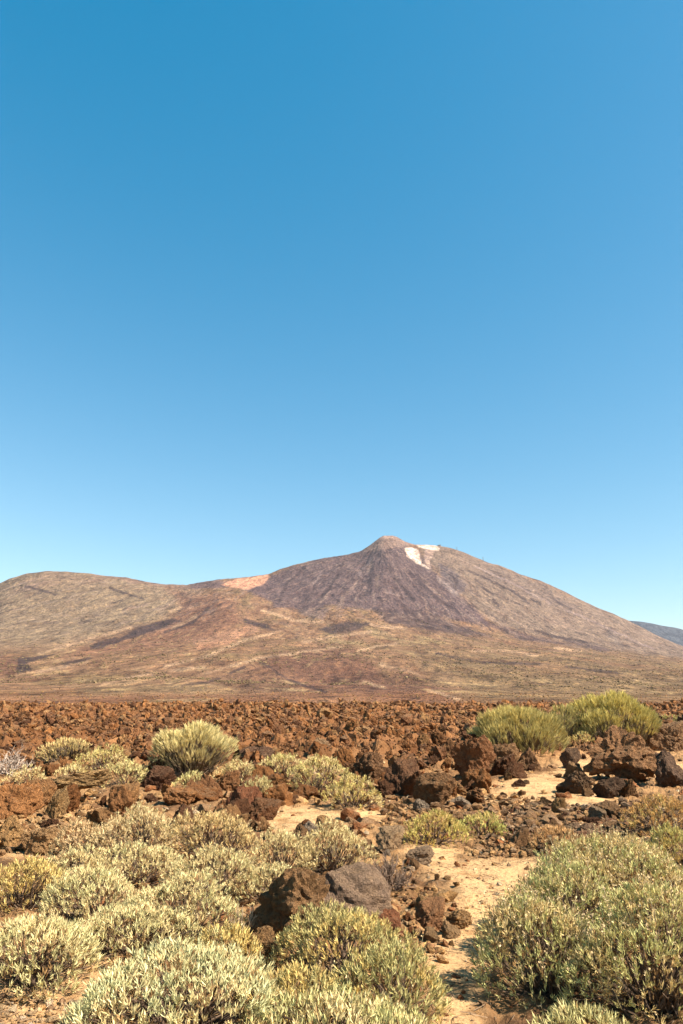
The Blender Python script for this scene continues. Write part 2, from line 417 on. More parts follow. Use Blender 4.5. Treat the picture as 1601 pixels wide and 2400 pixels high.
# dark young lava tongues
area([(395, 1418), (415, 1425), (380, 1440), (300, 1465), (235, 1488), (205, 1490), (260, 1470), (320, 1440)], 3, DARK, 0.9)
area([(205, 1482), (260, 1462), (268, 1466), (215, 1488)], 2, DARK, 0.8)
area([(40, 1510), (110, 1504), (135, 1498), (100, 1512), (62, 1522), (75, 1538), (38, 1548)], 2, DARK, 0.9)
area([(140, 1522), (205, 1508), (210, 1512), (150, 1530)], 2, DARK, 0.85)
area([(555, 1420), (610, 1432), (630, 1448), (600, 1440), (560, 1432)], 3, DARK, 0.9)
area([(730, 1445), (800, 1425), (850, 1432), (820, 1448), (760, 1456)], 4, DARK, 0.85)
def stroke(pts, w, c, amt=0.8, k=0.5):
    p_ = ov(pts); best = np.full(px.shape, 1e9); qx = px + k * (pxw - px); qy = py + k * (pyw - py)
    for a_, b_ in zip(p_[:-1], p_[1:]):
        d_ = b_ - a_; t = np.clip(((qx - a_[0]) * d_[0] + (qy - a_[1]) * d_[1]) / (d_ @ d_), 0, 1)
        best = np.minimum(best, np.hypot(qx - a_[0] - t * d_[0], qy - a_[1] - t * d_[1]))
    paint(sstep(w * 1.5, w * 0.6, best) * np.clip(0.9 + 1.6 * nE, 0, 1), c, amt)
PALE = C(0.36, 0.25, 0.15)
for q_ in ([(390, 1403), (415, 1395)], [(395, 1443), (450, 1415)], [(695, 1475), (783, 1458), (850, 1450)], [(470, 1545), (600, 1510), (783, 1485)],
           [(235, 1570), (350, 1545), (470, 1530)], [(35, 1550), (125, 1535), (200, 1520)], [(818, 1495), (858, 1485), (908, 1477)], [(849, 1435), (933, 1443)], [(873, 1525), (963, 1548)],
           [(834, 1565), (884, 1580)], [(983, 1585), (1053, 1605)], [(1083, 1495), (1163, 1493), (1233, 1505)], [(1273, 1488), (1333, 1495)], [(300, 1440), (200, 1470), (90, 1500)],
           [(600, 1400), (680, 1425), (740, 1428)], [(640, 1450), (560, 1470), (480, 1505), (380, 1530)]): stroke(q_, 3.2, PALE * 1.15, 0.85)
stroke([(455, 1485), (525, 1475), (560, 1450), (562, 1442)], 5, C(0.42, 0.235, 0.135), 0.8)
for q_ in ([(1153, 1345), (1183, 1360), (1213, 1385)], [(1218, 1375), (1238, 1385)], [(1033, 1315), (1051, 1335), (1043, 1355)], [(1228, 1448), (1283, 1463), (1368, 1478)],
           [(1078, 1310), (1153, 1345)], [(1130, 1378), (1145, 1390)], [(700, 1300), (660, 1340), (640, 1380)], [(790, 1290), (770, 1330), (740, 1370)], [(960, 1330), (1000, 1370), (1060, 1410)],
           [(880, 1270), (900, 1320), (950, 1380)], [(1260, 1370), (1310, 1400)], [(1090, 1330), (1130, 1365)], [(60, 1345), (130, 1365)], [(250, 1350), (330, 1375)], [(600, 1520), (660, 1560), (750, 1590)],
           [(1000, 1500), (1100, 1520), (1240, 1525)], [(1300, 1530), (1420, 1545)], [(480, 1395), (440, 1430), (380, 1450)], [(560, 1530), (500, 1560), (420, 1575)]): stroke(q_, 2.8, DARK, 0.85)
for q_ in ([(858, 1280), (833, 1300), (826, 1320), (838, 1330)], [(1003, 1320), (1028, 1350), (1043, 1370)], [(890, 1360), (920, 1368)], [(740, 1310), (720, 1340)], [(1090, 1300), (1180, 1340), (1260, 1385)],
           [(1300, 1400), (1400, 1445), (1500, 1490)]): stroke(q_, 2.0, C(0.30, 0.235, 0.21), 0.6)
# orange scree, white pumice, pink summit cone
area([(505, 1342), (540, 1330), (615, 1319), (622, 1324), (600, 1342), (572, 1353), (520, 1346)], 2, C(0.56, 0.32, 0.20), 0.95)
area([(832, 1268), (870, 1226), (915, 1226), (960, 1250), (900, 1258), (870, 1262)], 3, C(0.27, 0.195, 0.155), 0.95)
area([(875, 1222), (905, 1222), (908, 1235), (872, 1236)], 2, C(0.42, 0.31, 0.25), 0.85)
area([(926, 1258), (945, 1256), (960, 1266), (968, 1292), (992, 1308), (955, 1292), (935, 1275)], 1.6, C(0.95, 0.80, 0.65), 1.0, 0.85 + 2.4 * nD)
area([(950, 1246), (985, 1249), (1000, 1254), (1012, 1262), (990, 1263), (962, 1258)], 1.6, C(0.92, 0.78, 0.64), 0.95, 0.8 + 2.5 * nD)
area([(976, 1262), (1000, 1262), (985, 1290), (990, 1305), (975, 1290)], 2.5, C(0.50, 0.38, 0.30), 0.8)
area([(1000, 1325), (1030, 1340), (1060, 1372), (1040, 1362), (1010, 1340)], 1.2, C(0.34, 0.28, 0.25), 0.6)
col = col * np.array([0.81, 0.705, 0.71]); verts = np.stack([x, y, Z + EYE], 1); MOUNT_Z = (Z + EYE).reshape(nr, nc)
flow = np.stack([a1 * 1.2, r1_ * 0.8, 0 * a1], 1); flow2 = np.stack([a2 * 1.2, r2_ * 0.8, wl_], 1)
me = raw_mesh('volcano_slopes', verts, grid_faces(nr, nc), col, True, {'flow': flow, 'flow2': flow2})
link('mountain', me, M_MOUNT, kind='structure')

# distant ridge seen past the right flank
rs = np.linspace(0.30, 1.1, 200); RID = np.array([(1300, 1475), (1440, 1452), (1485, 1460), (1531, 1471), (1556, 1481), (1587, 1479), (1640, 1482), (1750, 1500), (2300, 1560)], float)
re_ = curve(RID, rs); ry = np.array([9800, 10500, 11500, 12500, 13500, 15500.0])
rz = np.array([-0.25, 0.55, 0.9, 1.0, 0.95, 0.4])
X2 = rs[None, :] * 12500 + 0 * ry[:, None]; Y2 = ry[:, None] + 0 * rs[None, :]
Z2 = rz[:, None] * re_[None, :] * 12500
Z2 += 25 * fbm(P3(X2 / 500, Y2 / 500), 5, 0.6).reshape(Z2.shape) * np.array([1, 1, 1, .5, 1, 1])[:, None]
v = np.stack([X2.ravel(), Y2.ravel(), Z2.ravel() + EYE], 1); RIDGE_MIN = v[:, 2].min()
c = np.broadcast_to(C(0.08, 0.078, 0.092), v.shape).copy()
link('distant_ridge', raw_mesh('ridge', v, grid_faces(len(ry), len(rs)), c, True, {'flow': v / 900}), M_MOUNT, kind='structure')

# ------------------------------------------------------------------ near ground
def soft_blobs(px, py, blobs, soft=0.35):
    m = np.zeros(px.shape)
    for (bx, by, rx, ry) in blobs:
        d = np.sqrt(((px - bx * K) / (rx * K)) ** 2 + ((py - by * K) / (ry * K)) ** 2)
        m = np.maximum(m, sstep(1 + soft, 1 - soft, d))
    return m
SAND = [(1050, 2360, 60, 90), (1040, 2260, 62, 70), (1050, 2180, 75, 60), (1120, 2110, 70, 60), (1140, 2040, 100, 48), (1080, 1995, 110, 32),
        (1200, 1990, 60, 28), (700, 1880, 105, 26), (880, 1870, 70, 14), (1250, 1815, 110, 32), (1160, 1830, 70, 16), (1530, 1770, 60, 22), (1480, 1725, 50, 10),
        (1330, 1770, 60, 22), (1300, 1835, 130, 20), (60, 2320, 240, 60), (260, 2250, 110, 30), (40, 1925, 80, 40), (990, 1960, 60, 25), (100, 2400, 260, 60),
        (1320, 2440, 300, 50), (640, 1900, 60, 20)]
LAVA_FREE = [(1330, 1800, 240, 62), (1540, 1745, 110, 40), (1300, 1880, 330, 50)]
def masks(x, y):
    """sand and lava weights of a ground point"""
    px, py = world_to_px(x, y, 0.0)
    w = P3(x * 1.1, y * 0.7, 2.0)
    sc = np.clip(9.0 / np.maximum(y, 2), 0.12, 2)
    jx = 30 * sc * fbm(w, 3); jy = 16 * sc * fbm(w + 31, 3)
    sand = soft_blobs(px + jx, py + jy, SAND, 0.4)
    lava = sstep(15.5, 21, y + 2.5 * fbm(P3(x / 3, y / 3, 5.0), 3) + 1.5 * sstep(0.0, -0.3, x / np.maximum(y, 1)))
    lava = lava * (1 - soft_blobs(px + jx, py + jy, LAVA_FREE, 0.35))
    return sand, lava
def base_height(x, y):
    sand, lava = masks(x, y)
    h = 0.10 * fbm(P3(x / 3.1, y / 3.1, 1.0), 3) * sstep(1, 6, y) + 0.05 * fbm(P3(x / 0.9, y / 0.9, 4.0), 3)
    # a low shelf of lava at the edge of the field, sinking a little further out
    h = h + 0.22 * lava * sstep(60, 22, y) - 0.75 * sstep(40, 220, y) * lava + lava * sstep(50, 110, y) * 1.9 * fbm(P3(x / 14, y / 26, 71.0), 4, 0.65)
    return h, sand, lava
def ground_height(x, y):
    x = np.atleast_1d(np.asarray(x, float)); y = np.atleast_1d(np.asarray(y, float))
    h, sand, lava = base_height(x, y)
    rough = (1 - sand) * (1 - lava)
    w1, _ = worley2(x * 4.2, y * 4.2); w2, _ = worley2(x * 11, y * 11)
    h = h + rough * (0.10 * (0.5 - w1) + 0.03 * (0.5 - w2) + 0.05 * fbm(P3(x * 2, y * 2, 9.0), 3)) * sstep(1.0, 4, y)
    h = h + sand * 0.012 * fbm(P3(x * 6, y * 6, 2.0), 3)
    # clinkery lava
    k = np.clip(y / 40, 0.6, 3.0)
    wx = x + 0.5 * fbm(P3(x, y, 3.0), 2); wy = y + 0.5 * fbm(P3(x, y, 13.0), 2)
    l1, h1 = worley2(wx * 0.9 / k, wy * 0.75 / k); l2, h2 = worley2(wx * 2.3 / k, wy * 2.0 / k)
    big = fbm(P3(x / 5.5, y / 7.0, 21.0), 4, 0.55, True)
    lv = 0.34 * (0.5 - l1) * (0.4 + h1) + 0.24 * (0.5 - l2) * (0.4 + h2) + 0.58 * (big - 0.4) + 0.08 * fbm(P3(x * 3, y * 3), 3)
    return h + 1.35 * lava * lv * np.clip(k, 0.8, 1.9)

sdn = np.linspace(-0.56, 0.56, 500); extn = np.linspace(0.58, 1.6, 18)
Sn = np.concatenate([-extn[::-1], sdn, extn])
Yn = np.concatenate([np.linspace(-4.0, 2.0, 14)[:-1], np.geomspace(2.0, 30, 300)[:-1], np.geomspace(30, 245, 150)])
XX = Sn[None, :] * (Yn[:, None] + 5.0); YY = np.broadcast_to(Yn[:, None], XX.shape)
x, y = XX.ravel(), YY.ravel()
h = ground_height(x, y); sand, lava = masks(x, y)
# jagged sideways push in the lava so it overhangs a little
jit = lava * np.clip(y / 60, 0.12, 0.5)
gx = x + jit * fbm(P3(x * 1.6, y * 1.6, 40.0), 2); gy = y + jit * fbm(P3(x * 1.6, y * 1.6, 50.0), 2)
g1 = fbm(P3(x * 1.3, y * 1.3, 6.0), 4, 0.6)[:, None]; g2 = fbm(P3(x / 4, y / 6, 16.0), 4, 0.6)[:, None]
SANDC, OCHRE, BROWN = C(0.56, 0.335, 0.155), C(0.32, 0.175, 0.075), C(0.16, 0.082, 0.038)
LAVAC, LAVAO, LAVAD = C(0.18, 0.078, 0.03), C(0.28, 0.13, 0.05), C(0.085, 0.045, 0.028)
cg = OCHRE + (BROWN - OCHRE) * sstep(-0.15, 0.3, g1)
cl = LAVAC + (LAVAO - LAVAC) * sstep(0.0, 0.45, g2) + (LAVAD - LAVAC) * sstep(0.0, 0.5, g1) * 0.6
cg = cg + (SANDC * (1 + 0.18 * g1) - cg) * sand[:, None]
cg = cg + (cl - cg) * lava[:, None]
me = raw_mesh('near_ground', np.stack([gx, gy, h], 1), grid_faces(len(Yn), len(Sn)), cg, False)
link('ground', me, M_GROUND, kind='structure')

def gz(x, y): return float(ground_height([x], [y])[0])
def base_z(x, y): return float(base_height(np.array([x]), np.array([y]))[0][0])
def at(px, py):
    """overview pixel -> point of the ground it shows"""
    s, e = px_to_se(px * K, py * K); s, e = float(s), float(e)
    Y = np.geomspace(2.0, 220, 900)
    g = base_height(s * Y, Y)[0]
    hit = np.nonzero(EYE + e * Y < g)[0]
    Yh = Y[hit[0]] if len(hit) else 200.0
    return np.array([s * Yh, Yh, base_z(s * Yh, Yh)])

# ------------------------------------------------------------------ rocks
def ico(sub):
    bm = bmesh.new(); bmesh.ops.create_icosphere(bm, subdivisions=sub, radius=1.0)
    v = np.array([p.co[:] for p in bm.verts]); f = np.array([[q.index for q in t.verts] for t in bm.faces]); bm.free()
    return v, f
ICO = {k: ico(k) for k in (1, 2, 3, 5)}
_c = np.array([(a_, b_, c_) for a_ in (-1, 1) for b_ in (-1, 1) for c_ in (-1, 1)], float) / 1.55
ICO[0] = (_c, np.array([(0, 1, 3), (0, 3, 2), (4, 6, 7), (4, 7, 5), (0, 4, 5), (0, 5, 1), (2, 3, 7), (2, 7, 6), (0, 2, 6), (0, 6, 4), (1, 5, 7), (1, 7, 3)]))
def rock_shape(sub, seed, pits=1.0, facets=9):
    r = np.random.default_rng(seed); v, f = ICO[sub]; v = v.copy()
    d = np.full(len(v), 1.25)
    for _ in range(facets):                                    # facets
        nrm = r.normal(size=3); nrm /= np.linalg.norm(nrm); k = r.uniform(0.5, 1.0)
        c = v @ nrm; d = np.where(c > 0.05, np.minimum(d, k / np.maximum(c, 0.05)), d)
    o = r.uniform(0, 50, 3)
    d = d * (1 + 0.34 * fbm(v * 1.7 + o, 3))
    if sub >= 3:
        d = d * (1 + pits * (0.26 * fbm(v * 3.6 + o, 5, 0.6) + 0.10 * fbm(v * 9 + o, 3, 0.7) - 0.24 * np.clip(fbm(v * 3.0 + o + 9, 4, 0.62, True) - 0.35, 0, 1)))
    else:
        d = d * (1 + r.uniform(-0.3, 0.26, len(v)))
    return v * d[:, None] * np.array([1.0, r.uniform(0.7, 1.0), r.uniform(0.6, 0.95)]), f
ROCK_MESH = []
for k in range(12):
    v, f = rock_shape(5 if k < 8 else 3, 100 + k, (0.5, 0.7, 0.9)[k % 3])
    ROCK_MESH.append(raw_mesh('rock_shape', v, f, None, False))
ROCK_HI, ROCK_LO = ROCK_MESH[:8], ROCK_MESH[8:]

RUST, RUSTD, OCH, GREYR, BRN, REDR = (0.25, 0.10, 0.038), (0.12, 0.052, 0.026), (0.42, 0.24, 0.10), (0.36, 0.27, 0.19), (0.22, 0.12, 0.055), (0.27, 0.11, 0.055)
def add_rock(name, loc, size, color, label, cat='rock', group=None, hi=True, rz=None, sink=0.3, tilt=0.25):
    me = (ROCK_HI if hi else ROCK_LO)[int(rng.integers(0, 8 if hi else 4))]
    o = link(name, me, M_ROCK, loc=(loc[0], loc[1], loc[2] + size[2] * (0.85 - 2 * sink * 0.9)),
             rot=(rng.uniform(-tilt, tilt), rng.uniform(-tilt, tilt), rng.uniform(0, 6.28) if rz is None else rz), scale=size)
    j = rng.uniform(1.0, 1.3); o.color = (*[min(1, c * j) for c in color], 1)
    return describe(o, label, cat, group)
BLOCKS = []     # (x, y, r) of ground already taken
SMOOTH = raw_mesh('rock_shape', *rock_shape(5, 781, 0.22, 3), None, False); SMOOTH.materials.append(M_ROCK)
def boulder(x0, x1, y0, y1, color, label, deep=0.8, sink=0.2, shape=None):
    """a boulder by its extent in the picture, standing on the ground"""
    p = at((x0 + x1) / 2, y1)
    w = (x1 - x0) * K / F * p[1] / 2 * cp
    c = p + np.array([0, w * deep * 0.8, 0]); c[0] *= c[1] / p[1]
    s, e = px_to_se(0, y0 * K); top = EYE + float(e) * c[1]
    z0 = base_z(c[0], c[1]); hh = max(top - z0, 0.3 * w)
    sz = hh / (1.65 - 1.2 * sink) * 1.15
    BLOCKS.append((c[0], c[1], w))
    o = add_rock('boulder', (c[0], c[1], z0), (w * 1.12, w * deep * 1.12, sz), color, label, 'boulder', sink=sink, rz=rng.uniform(-0.5, 0.5))
    if shape: o.data = shape
    return o

boulder(583, 748, 2000, 2190, (0.27, 0.15, 0.07), 'pitted brown lava boulder with a dark hollow on its left, behind the front shrubs', 0.8, 0.1)
boulder(722, 882, 2012, 2160, (0.27, 0.18, 0.12), 'smooth grey brown boulder joined to the right of the pitted brown boulder', 0.95, 0.1, SMOOTH)
boulder(835, 930, 2065, 2165, REDR, 'reddish boulder at the right foot of the smooth grey brown boulder', 0.8, 0.2)
boulder(545, 650, 2140, 2235, (0.30, 0.17, 0.075), 'low ochre brown boulder below the left side of the pitted brown boulder')
boulder(1365, 1500, 1690, 1795, (0.22, 0.115, 0.055), 'largest dark brown lava boulder on the sandy clearing, below the right broom shrub', 0.8, 0.12)
boulder(1480, 1580, 1655, 1725, (0.22, 0.125, 0.065), 'craggy brown boulder at the right edge above the largest dark boulder')
boulder(1508, 1585, 1738, 1810, (0.14, 0.085, 0.055), 'very dark brown lava boulder at the right edge of the clearing')
boulder(1290, 1355, 1772, 1822, (0.17, 0.10, 0.055), 'squat brown rock in the middle of the sandy clearing')
boulder(1365, 1425, 1792, 1834, (0.11, 0.065, 0.04), 'small dark rock right of the squat brown rock on the clearing')
boulder(1180, 1240, 1722, 1772, (0.22, 0.12, 0.06), 'brown rock at the foot of the left green broom shrub')
boulder(1288, 1330, 1722, 1765, (0.13, 0.08, 0.05), 'dark rock under the small yellow shrub by the green brooms')
boulder(1290, 1345, 1750, 1790, (0.30, 0.18, 0.09), 'tan rock just below the small yellow shrub by the green brooms')
boulder(1040, 1120, 1690, 1795, (0.19, 0.088, 0.04), 'tall rust brown lava crag with a black cleft, left of the green brooms', 0.8, 0.1)
boulder(1100, 1180, 1700, 1770, (0.21, 0.115, 0.055), 'rust brown block between the black cleft crag and the green broom')
boulder(970, 1055, 1765, 1860, (0.23, 0.12, 0.055), 'upright brown lava block at the near edge of the rubble, right of centre', 0.8, 0.1)
boulder(885, 960, 1750, 1830, (0.17, 0.085, 0.045), 'dark rust block left of the upright brown lava block')
boulder(1000, 1060, 1700, 1745, (0.18, 0.09, 0.04), 'rust block on the crest of the rubble behind the black cleft crag')
boulder(800, 880, 1730, 1800, (0.19, 0.10, 0.05), 'brown block beside the long low shrub in the rubble')
boulder(-20, 70, 1790, 1885, (0.34, 0.155, 0.06), 'rust red lava outcrop at the left edge of the picture')
boulder(60, 130, 1775, 1860, (0.36, 0.18, 0.075), 'rust outcrop next to the one at the left edge')
boulder(100, 150, 1812, 1885, (0.42, 0.25, 0.11), 'ochre topped lava outcrop left of the black hollow')
sl = boulder(118, 262, 1786, 1846, (0.44, 0.27, 0.12), 'broad ochre topped slab roofing the black hollow at left', 0.75, 0.1); sl.location.z += 0.16; sl.scale.z *= 0.75; sl.location.y -= 0.25
boulder(238, 290, 1812, 1880, (0.34, 0.16, 0.065), 'rust lava outcrop right of the black hollow at left')
boulder(255, 320, 1800, 1860, (0.33, 0.17, 0.07), 'rubbly rust block between the left outcrops and the round broom shrub')
boulder(325, 395, 1762, 1815, (0.14, 0.065, 0.035), 'dark red block in front of the left foot of the round broom shrub')
boulder(390, 460, 1800, 1850, (0.32, 0.15, 0.06), 'rust rock under the small shrub in front of the round broom')
boulder(458, 515, 1785, 1838, (0.27, 0.125, 0.055), 'orange brown rock below the right side of the round broom shrub')
boulder(520, 585, 1812, 1882, REDR, 'smooth red brown rock left of the small grey green shrub')
boulder(545, 600, 1782, 1825, (0.28, 0.13, 0.06), 'orange rock between two small shrubs, right of the round broom')
boulder(-10, 60, 1885, 1955, OCH, 'pale ochre rock at the left edge below the rust outcrop')
boulder(50, 125, 1895, 1965, (0.38, 0.22, 0.10), 'pale ochre rock touching the big straw coloured shrub at left')
boulder(960, 1030, 2068, 2140, (0.36, 0.18, 0.085), 'red brown jagged rock at the left side of the sandy path')
boulder(1020, 1080, 2090, 2135, (0.48, 0.28, 0.125), 'low orange rock beside the red brown rock by the path')
boulder(868, 935, 1898, 1958, (0.38, 0.25, 0.14), 'grey brown boulder behind the dead twiggy shrub', 0.8, 0.15)
boulder(930, 985, 1940, 1985, (0.36, 0.25, 0.16), 'flat grey rock at the upper end of the path, right of the dead shrub')
boulder(700, 760, 1700, 1745, (0.36, 0.22, 0.12), 'pale topped block on the rubble edge above the long low shrub')
boulder(560, 640, 1705, 1760, (0.12, 0.065, 0.04), 'dark block with a black hollow right of the round broom shrub')
boulder(1120, 1148, 2368, 2395, (0.55, 0.47, 0.36), 'pale angular stone at the lower edge of the path', 0.9, 0.25)
boulder(1178, 1202, 2370, 2394, (0.55, 0.42, 0.27), 'pale ochre stone right of the angular stone at the lower edge', 0.9, 0.25)
boulder(1010, 1026, 2368, 2384, (0.66, 0.56, 0.44), 'small whitish stone on the sand at the foot of the front shrub', 0.9, 0.25)
boulder(1035, 1062, 2348, 2372, (0.45, 0.28, 0.15), 'small tan stone in the shade of the large right shrub', 0.9, 0.25)

# countable lava blocks along the near edge of the field and between the shrubs
def scatter_region(n, box, smin, smax, colors, label, group, test=None, cat='rock', name='lava_rock', sink=0.3):
    k = 0; tries = 0
    while k < n and tries < n * 30:
        tries += 1
        p = at(rng.uniform(box[0], box[2]), rng.uniform(box[1], box[3]))
        sd_, lv_ = masks(np.array([p[0]]), np.array([p[1]]))
        if test and not test(sd_[0], lv_[0]): continue
        r = smin * (smax / smin) ** (rng.random() ** 1.7)
        if any((p[0] - b[0]) ** 2 + (p[1] - b[1]) ** 2 < (0.55 * (r + b[2])) ** 2 for b in BLOCKS): continue
        BLOCKS.append((p[0], p[1], r)); z = gz(p[0], p[1])
        c = colors[int(rng.integers(len(colors)))]
        add_rock(name, (p[0], p[1], min(z, p[2] + 0.25)), (r * rng.uniform(.9, 1.3), r * rng.uniform(.8, 1.1), r * rng.uniform(.7, 1.25)), c, label, cat, group,
                 hi=True, sink=sink, tilt=1.2)
        k += 1
RUB = [(0.25, 0.105, 0.038), (0.12, 0.054, 0.026), (0.215, 0.10, 0.042), (0.285, 0.125, 0.045), (0.165, 0.075, 0.034), (0.31, 0.165, 0.07)]
scatter_region(150, (560, 1700, 1200, 1850), 0.09, 0.34, RUB, 'jagged rust brown lava block in the rubble band right of the round broom shrub', 'lava blocks in the rubble band right of centre', lambda s, l: s < 0.5)
scatter_region(75, (0, 1730, 620, 1960), 0.08, 0.28, RUB, 'jagged rust lava block among the small shrubs at the left', 'lava blocks among the left shrubs', lambda s, l: s < 0.6)
scatter_region(40, (600, 1850, 1300, 1985), 0.05, 0.17, [BRN, RUST, OCH, (0.28, 0.16, 0.08), GREYR], 'small angular brown stone on the ground above the sandy path', 'stones above the path', lambda s, l: s < 0.5)
scatter_region(40, (1130, 1850, 1568, 1950), 0.05, 0.16, [BRN, RUSTD, (0.25, 0.15, 0.08), (0.33, 0.22, 0.13)], 'small brown stone on the stony bank below the clearing', 'stones on the bank below the clearing', lambda s, l: s < 0.7)
scatter_region(22, (1150, 1740, 1568, 1840), 0.06, 0.2, [BRN, RUSTD, (0.22, 0.13, 0.07)], 'small dark stone lying on the sandy clearing at right', 'stones on the sandy clearing')
scatter_region(26, (920, 1990, 1050, 2180), 0.025, 0.085, [OCH, RUST, BRN, (0.42, 0.26, 0.13)], 'small orange brown stone along the left edge of the sandy path', 'stones along the path edge')

LANDMARKS = [(435, 1780, 'the round broom shrub'), (1190, 1735, 'the wide green broom'), (1400, 1700, 'the tall green broom'), (1430, 1795, 'the largest dark boulder'),
             (1080, 1795, 'the crag with the black cleft'), (1012, 1860, 'the upright brown block'), (815, 1862, 'the dome shaped yellow shrub'), (640, 1795, 'the long low shrub row'),
             (990, 1948, 'the golden shrub above the path'), (555, 1882, 'the smooth red brown rock'), (220, 1880, 'the black hollow'), (35, 1885, 'the outcrop at the left edge'),
             (1320, 1822, 'the squat brown rock'), (1545, 1810, 'the very dark edge boulder'), (1510, 1925, 'the golden brown edge shrub'), (1275, 1965, 'the dry brown shrub'),
             (885, 2065, 'the dead twiggy shrub'), (1000, 2145, 'the red brown jagged rock'), (800, 2140, 'the grey boulder'), (1120, 2335, 'the rounded shrub over the path'),
             (240, 1790, 'the yellow green left shrub'), (960, 1985, 'the flat grey rock'), (1110, 1930, 'the greener shrub above the path'), (920, 1830, 'the dark rust block'),
             (1320, 1725, 'the small round yellow shrub'), (590, 1850, 'the small grey green shrub'), (720, 1825, 'the broad yellow green shrub')]
def tell_apart(objs, noun):
    """labels from tone, size and the nearest thing one can find"""
    sizes = np.array([o.scale[0] for o in objs]); qs = np.quantile(sizes, (0.25, 0.6, 0.88))
    for o in objs:
        qx, qy = world_to_px(o.location[0], o.location[1], o.location[2]); qx, qy = qx / K, qy / K
        d = [math.hypot(qx - a, (qy - b) * 2.2) for a, b, _ in LANDMARKS]; k = int(np.argmin(d)); a, b, nm = LANDMARKS[k]
        dx, dy = qx - a, (qy - b) * 2.2
        if abs(dx) > abs(dy): way = 'left of' if dx < 0 else 'right of'
        else: way = 'behind' if dy < 0 else 'in front of'
        far = 'close ' if d[k] < 45 else ('' if d[k] < 100 else 'well ')
        r_, g_, b_, _ = o.color; lum = r_ + g_ + b_
        tone = 'grey' if r_ < 1.35 * g_ else ('pale ochre' if lum > .68 else 'orange brown' if lum > .46 else 'rust' if r_ > 2.05 * g_ and lum > .3 else 'brown' if lum > .29 else 'dark brown')
        size = ['tiny', 'small', 'medium', 'big'][int(np.searchsorted(qs, o.scale[0]))]
        flat_ = 'low ' if o.scale[2] < 0.78 * o.scale[0] else ('tall ' if o.scale[2] > 1.05 * o.scale[0] else '')
        o['label'] = f'{size} {flat_}{tone} {noun} {far}{way} {nm}'
    seen = {}
    for o in objs: seen.setdefault(o['label'], []).append(o)
    for lb, os_ in seen.items():
        if len(os_) > 1:
            os_.sort(key=lambda o: o.location[0] / max(o.location[1], 1)); n_ = len(os_)
            words = ['leftmost', 'rightmost'] if n_ == 2 else ['leftmost', 'middle', 'rightmost'] if n_ == 3 else ['leftmost', 'second from left', 'second from right', 'rightmost'] if n_ == 4 else None
            if words:
                for o, w_ in zip(os_, words): o['label'] = f'{w_} {lb}'
_by = {}
for o in list(COL.objects):
    if o.name.startswith('lava_rock'): _by.setdefault(o['group'], []).append(o)
for g_, os_ in _by.items(): tell_apart(os_, 'lava block' if 'blocks' in g_ else 'stone')

def rock_mass(name, pts, radii, colors, sub, mat, n_shapes=10, flat=1.0, sink=0.2, parent=None, stretch=0.0):
    shapes = [rock_shape(sub, 300 + k)[0] for k in range(n_shapes)]; f = ICO[sub][1]
    nv = len(shapes[0]); N = len(pts); ids = rng.integers(0, n_shapes, N)
    V = np.stack(shapes)[ids]
    ax = rng.normal(size=(N, 3)); ax /= np.linalg.norm(ax, axis=1)[:, None]; an = rng.uniform(0, 6.28, N)
    ca, sa = np.cos(an)[:, None, None], np.sin(an)[:, None, None]
    A = np.broadcast_to(ax[:, None, :], V.shape)
    V = V * ca + np.cross(A, V) * sa + A * (A * V).sum(-1, keepdims=True) * (1 - ca)
    V = V * radii[:, None, None] * np.array([1, 1, flat]) * rng.uniform(1 - stretch, 1 + 1.4 * stretch, (N, 1, 3))
    V = V + pts[:, None, :] + np.array([0, 0, 1.0]) * (radii * (0.6 - sink))[:, None, None]
    Fc = (f[None] + (np.arange(N) * nv)[:, None, None]).reshape(-1, 3)
    cc = np.repeat(colors, nv, 0)
    return link(name, raw_mesh(name, V.reshape(-1, 3), Fc, cc, False), mat, kind='stuff', parent=parent)

def pick(cols, n, jit=0.18):
    c = np.array(cols)[rng.integers(0, len(cols), n)]; return c * rng.uniform(1 - jit, 1 + jit, (n, 1))
# the clinker of the lava field
def field_points(n, y0, y1, smax=0.56, want='lava'):
    Y = np.sqrt(rng.uniform(0, 1, n) * 0 + 1) * np.exp(rng.uniform(math.log(y0), math.log(y1), n))
    s = rng.uniform(-smax, smax, n); X = s * Y
    sd_, lv_ = masks(X, Y); lv_ = lv_ * np.where(fbm(P3(X / 5.5, Y / 7.0, 21.0), 4, 0.55, True) < 0.18, 0.45, 1.0); keep = (lv_ if want == 'lava' else 1 - np.maximum(sd_, lv_)) > rng.uniform(0.15, 0.8, n)
    return X[keep], Y[keep]
X, Y = field_points(4600, 14.5, 48)
r = 0.05 * (4.2 ** (rng.random(len(X)) ** 2.2)) * np.clip(Y / 25, 0.8, 1.6) * (1 + 0.9 * fbm(P3(X / 3, Y / 4, 81.0), 3))
o = rock_mass('lava_rubble', np.stack([X, Y, ground_height(X, Y)], 1), r, pick(RUB, len(X)), 2, M_RUBBLE, 30, stretch=0.25)
describe(o, 'rust brown clinker heaped over the near part of the lava field behind the shrubs', 'lava rubble')
X, Y = field_points(20000, 14.5, 46)
r = 0.035 * (2.6 ** (rng.random(len(X)) ** 2.0)) * np.clip(Y / 25, 0.8, 1.6)
o = rock_mass('lava_rubble', np.stack([X, Y, ground_height(X, Y) + 0.01], 1), r, pick(RUB, len(X)), 0, M_RUBBLE, 40, stretch=0.2)
describe(o, 'small rust brown clinker fragments lying between the larger lava blocks', 'lava rubble')
X, Y = field_points(15000, 42, 110)
r = 0.085 * (3.8 ** (rng.random(len(X)) ** 2.1)) * np.clip(Y / 60, 0.8, 2.0) * (1 + 0.8 * fbm(P3(X / 7, Y / 14, 91.0), 3))
